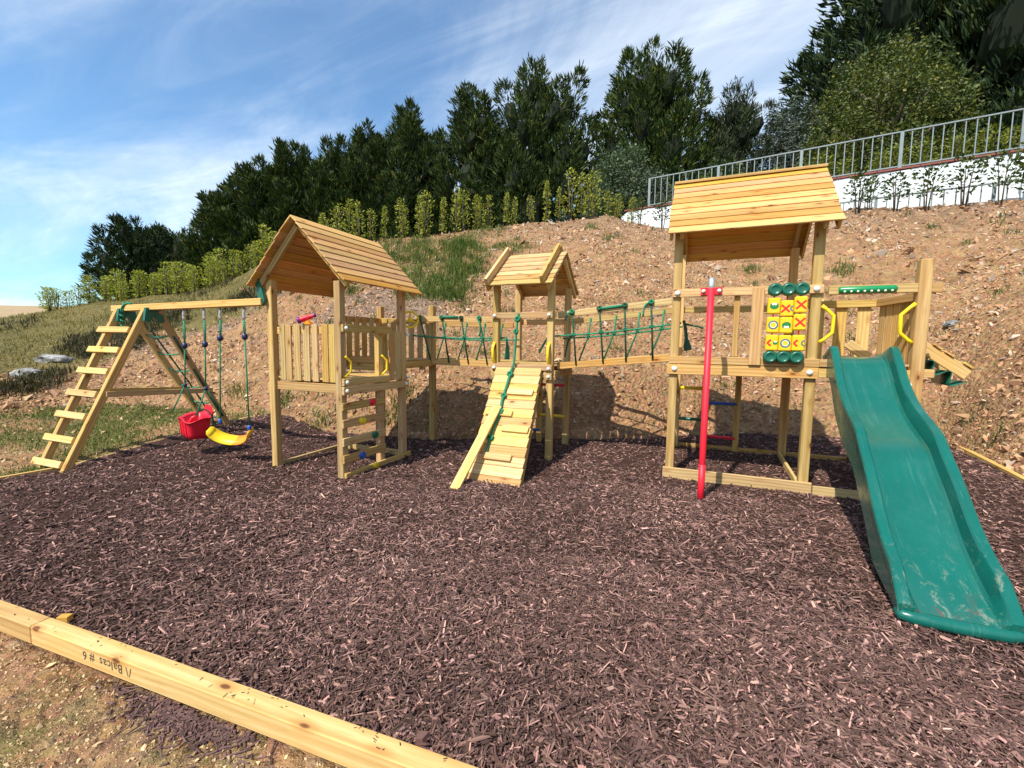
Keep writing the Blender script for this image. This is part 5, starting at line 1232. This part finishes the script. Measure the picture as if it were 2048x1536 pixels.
def hedge_run(p0, p1, n, h0, h1, label, group, jit=.12, sxy=1.0, bushy=False):
    global hk
    for i in range(n):
        t = (i+.5)/n; x = p0[0]+(p1[0]-p0[0])*t+rng.normal(0, jit); y = p0[1]+(p1[1]-p0[1])*t+rng.normal(0, jit)
        hh = (h0+(h1-h0)*t)*rng.uniform(.75, 1.25)
        place_plant('hedge_plant', HB[hk % 3] if bushy else HV[hk % 6], Vector((x, y, gz(x, y)-.03)), hh, rng.uniform(0, 6.28), '%s from the left: %s' % (ORD[i], label), 'hedge plant', group, sxy); hk += 1
def crest(px, extra=.15):
    a = az_px(px); rc = np.interp(a, _A, _D[:, 2])+extra; return (rc*math.sin(a), rc*math.cos(a))
hedge_run(crest(95, .4), crest(190, .4), 6, 1.0, .95, 'bushy hedge plant at the far left end of the row', 'hedge plants at the far left end', .2, 1.5, True)
hedge_run(crest(200, .3), crest(420, .2), 20, 1.05, 1.0, 'yellow-green hedge plant in the row above the swing', 'hedge plants above the swing', .16, 1.15, True)
hedge_run(crest(425, .2), crest(560, .2), 11, 1.0, 1.15, 'yellow-green hedge plant left of the left tower roof', 'hedge plants left of the left roof', .12, 1.0, True)
hedge_run(crest(600, .2), crest(745, .2), 8, 1.25, 1.3, 'yellow-green hedge plant seen just above the left tower roof', 'hedge plants above the left roof', .1, 1.1)
hedge_run(crest(760, .25), crest(1010, .25), 13, 1.35, 1.5, 'slim hedge plant on the crest between left and middle roofs', 'hedge plants between the roofs', .12, 1.0)
hedge_run(crest(1015, .25), crest(1105, .25), 3, 1.4, 1.5, 'slim hedge plant on the crest above the middle tower roof', 'hedge plants above the middle roof', .08, 1.0)
hedge_run(crest(1112, .3), crest(1190, .4), 5, 1.75, 1.5, 'tall yellow-green hedge plant on the crest right of the middle roof', 'tall hedge plants right of the middle roof', .1, 1.0)
hedge_run(crest(1195, .4), crest(1275, 1.0), 5, 1.0, .9, 'short hedge plant near the left end of the white wall', 'short hedge plants by the wall end', .12, 1.5)
HV2 = [plant_variant(1.0, .27, 420, .085, ((.07, .10, .014), (.24, .26, .035)), 3, .02) for i in range(3)]
for i in range(21):
    s_ = -4.3+i*.62+rng.normal(0, .06); p = wp(s_, 1.15+rng.normal(0, .1), 0)
    p.z = 6.55; place_plant('laurel_plant', HV2[i % 3], p, rng.uniform(1.05, 1.35), rng.uniform(0, 6), '%s from the left: leafy laurel in the row behind the metal railing' % ORD[i], 'laurel plant', 'laurels behind the railing', 1.15)
SV = [plant_variant(1.0, .28, 190, .085, ((.022, .045, .010), (.095, .125, .02)), 4, .30, False, .5) for i in range(3)]
for px, hh, lb in ((1268, .95, 'thin-stemmed shrub in front of the left end of the white wall'), (1313, 1.0, 'dark shrub in front of the white wall beside the right tower roof'), (1690, 1.15, 'dense dark shrub in front of the white wall right of the roof corner'), (1712, .9, 'small shrub close beside the dense dark one by the roof corner'), (1762, 1.05, 'dark upright shrub in front of the white wall, third right of the roof'),
                   (1822, 1.15, 'thin open shrub against the middle of the white wall'), (1893, 1.25, 'bushy wide shrub against the white wall left of the low railing post'), (1965, 1.35, 'tall sparse shrub against the white wall right of the low railing post'), (2032, 1.5, 'large dark shrub at the right edge in front of the white wall')):
    a = az_px(px); dd = (WD-1.05)/math.cos(a-WAZ); x, y = dd*math.sin(a), dd*math.cos(a)
    place_plant('shrub', SV[hk % 3], Vector((x, y, gz(x, y)-.05)), hh, rng.uniform(0, 6), lb, 'shrub', None, 1.25 if 'sparse' not in lb else .9); hk += 1

# rock outcrops on the left bank
def rock(px, py, sx, sy, sz, label, mat=ROCK, rot=0):
    x, y = hit([px], [py]); p = Vector((float(x[0]), float(y[0]), gz(float(x[0]), float(y[0]))))
    import bmesh
    bm = bmesh.new(); bmesh.ops.create_icosphere(bm, subdivisions=3, radius=1.0); vs = np.array([v.co[:] for v in bm.verts])
    nn = .45+1.1*fbm(vs[:, 0]*1.4+vs[:, 2]*2+px, vs[:, 1]*1.4+vs[:, 2]*1.1+py, 5, 4); vs = vs*nn[:, None]; vs = np.sign(vs)*np.abs(vs)**.8*np.array([sx, sy, sz])
    fs = [[v.index for v in f.verts] for f in bm.faces]; bm.free()
    put('rock', mesh_np('rock', vs, fs), mat, None, Matrix.Translation(p) @ Matrix.Rotation(rot, 4, 'Z'), label=label, cat='rock')
rock(108, 722, .36, .26, .16, 'large pale grey rock outcropping on the left bank behind the ladder', rot=.4)
rock(55, 752, .25, .2, .13, 'smaller grey rock below the large pale outcrop at far left', rot=.2)
rock(1308, 634, .16, .1, .12, 'angular pale grey stone on the bank left of the right tower', rot=.3)
rock(1905, 648, .16, .11, .07, 'flat pale stone on the bank right of the slide post', rot=.5)
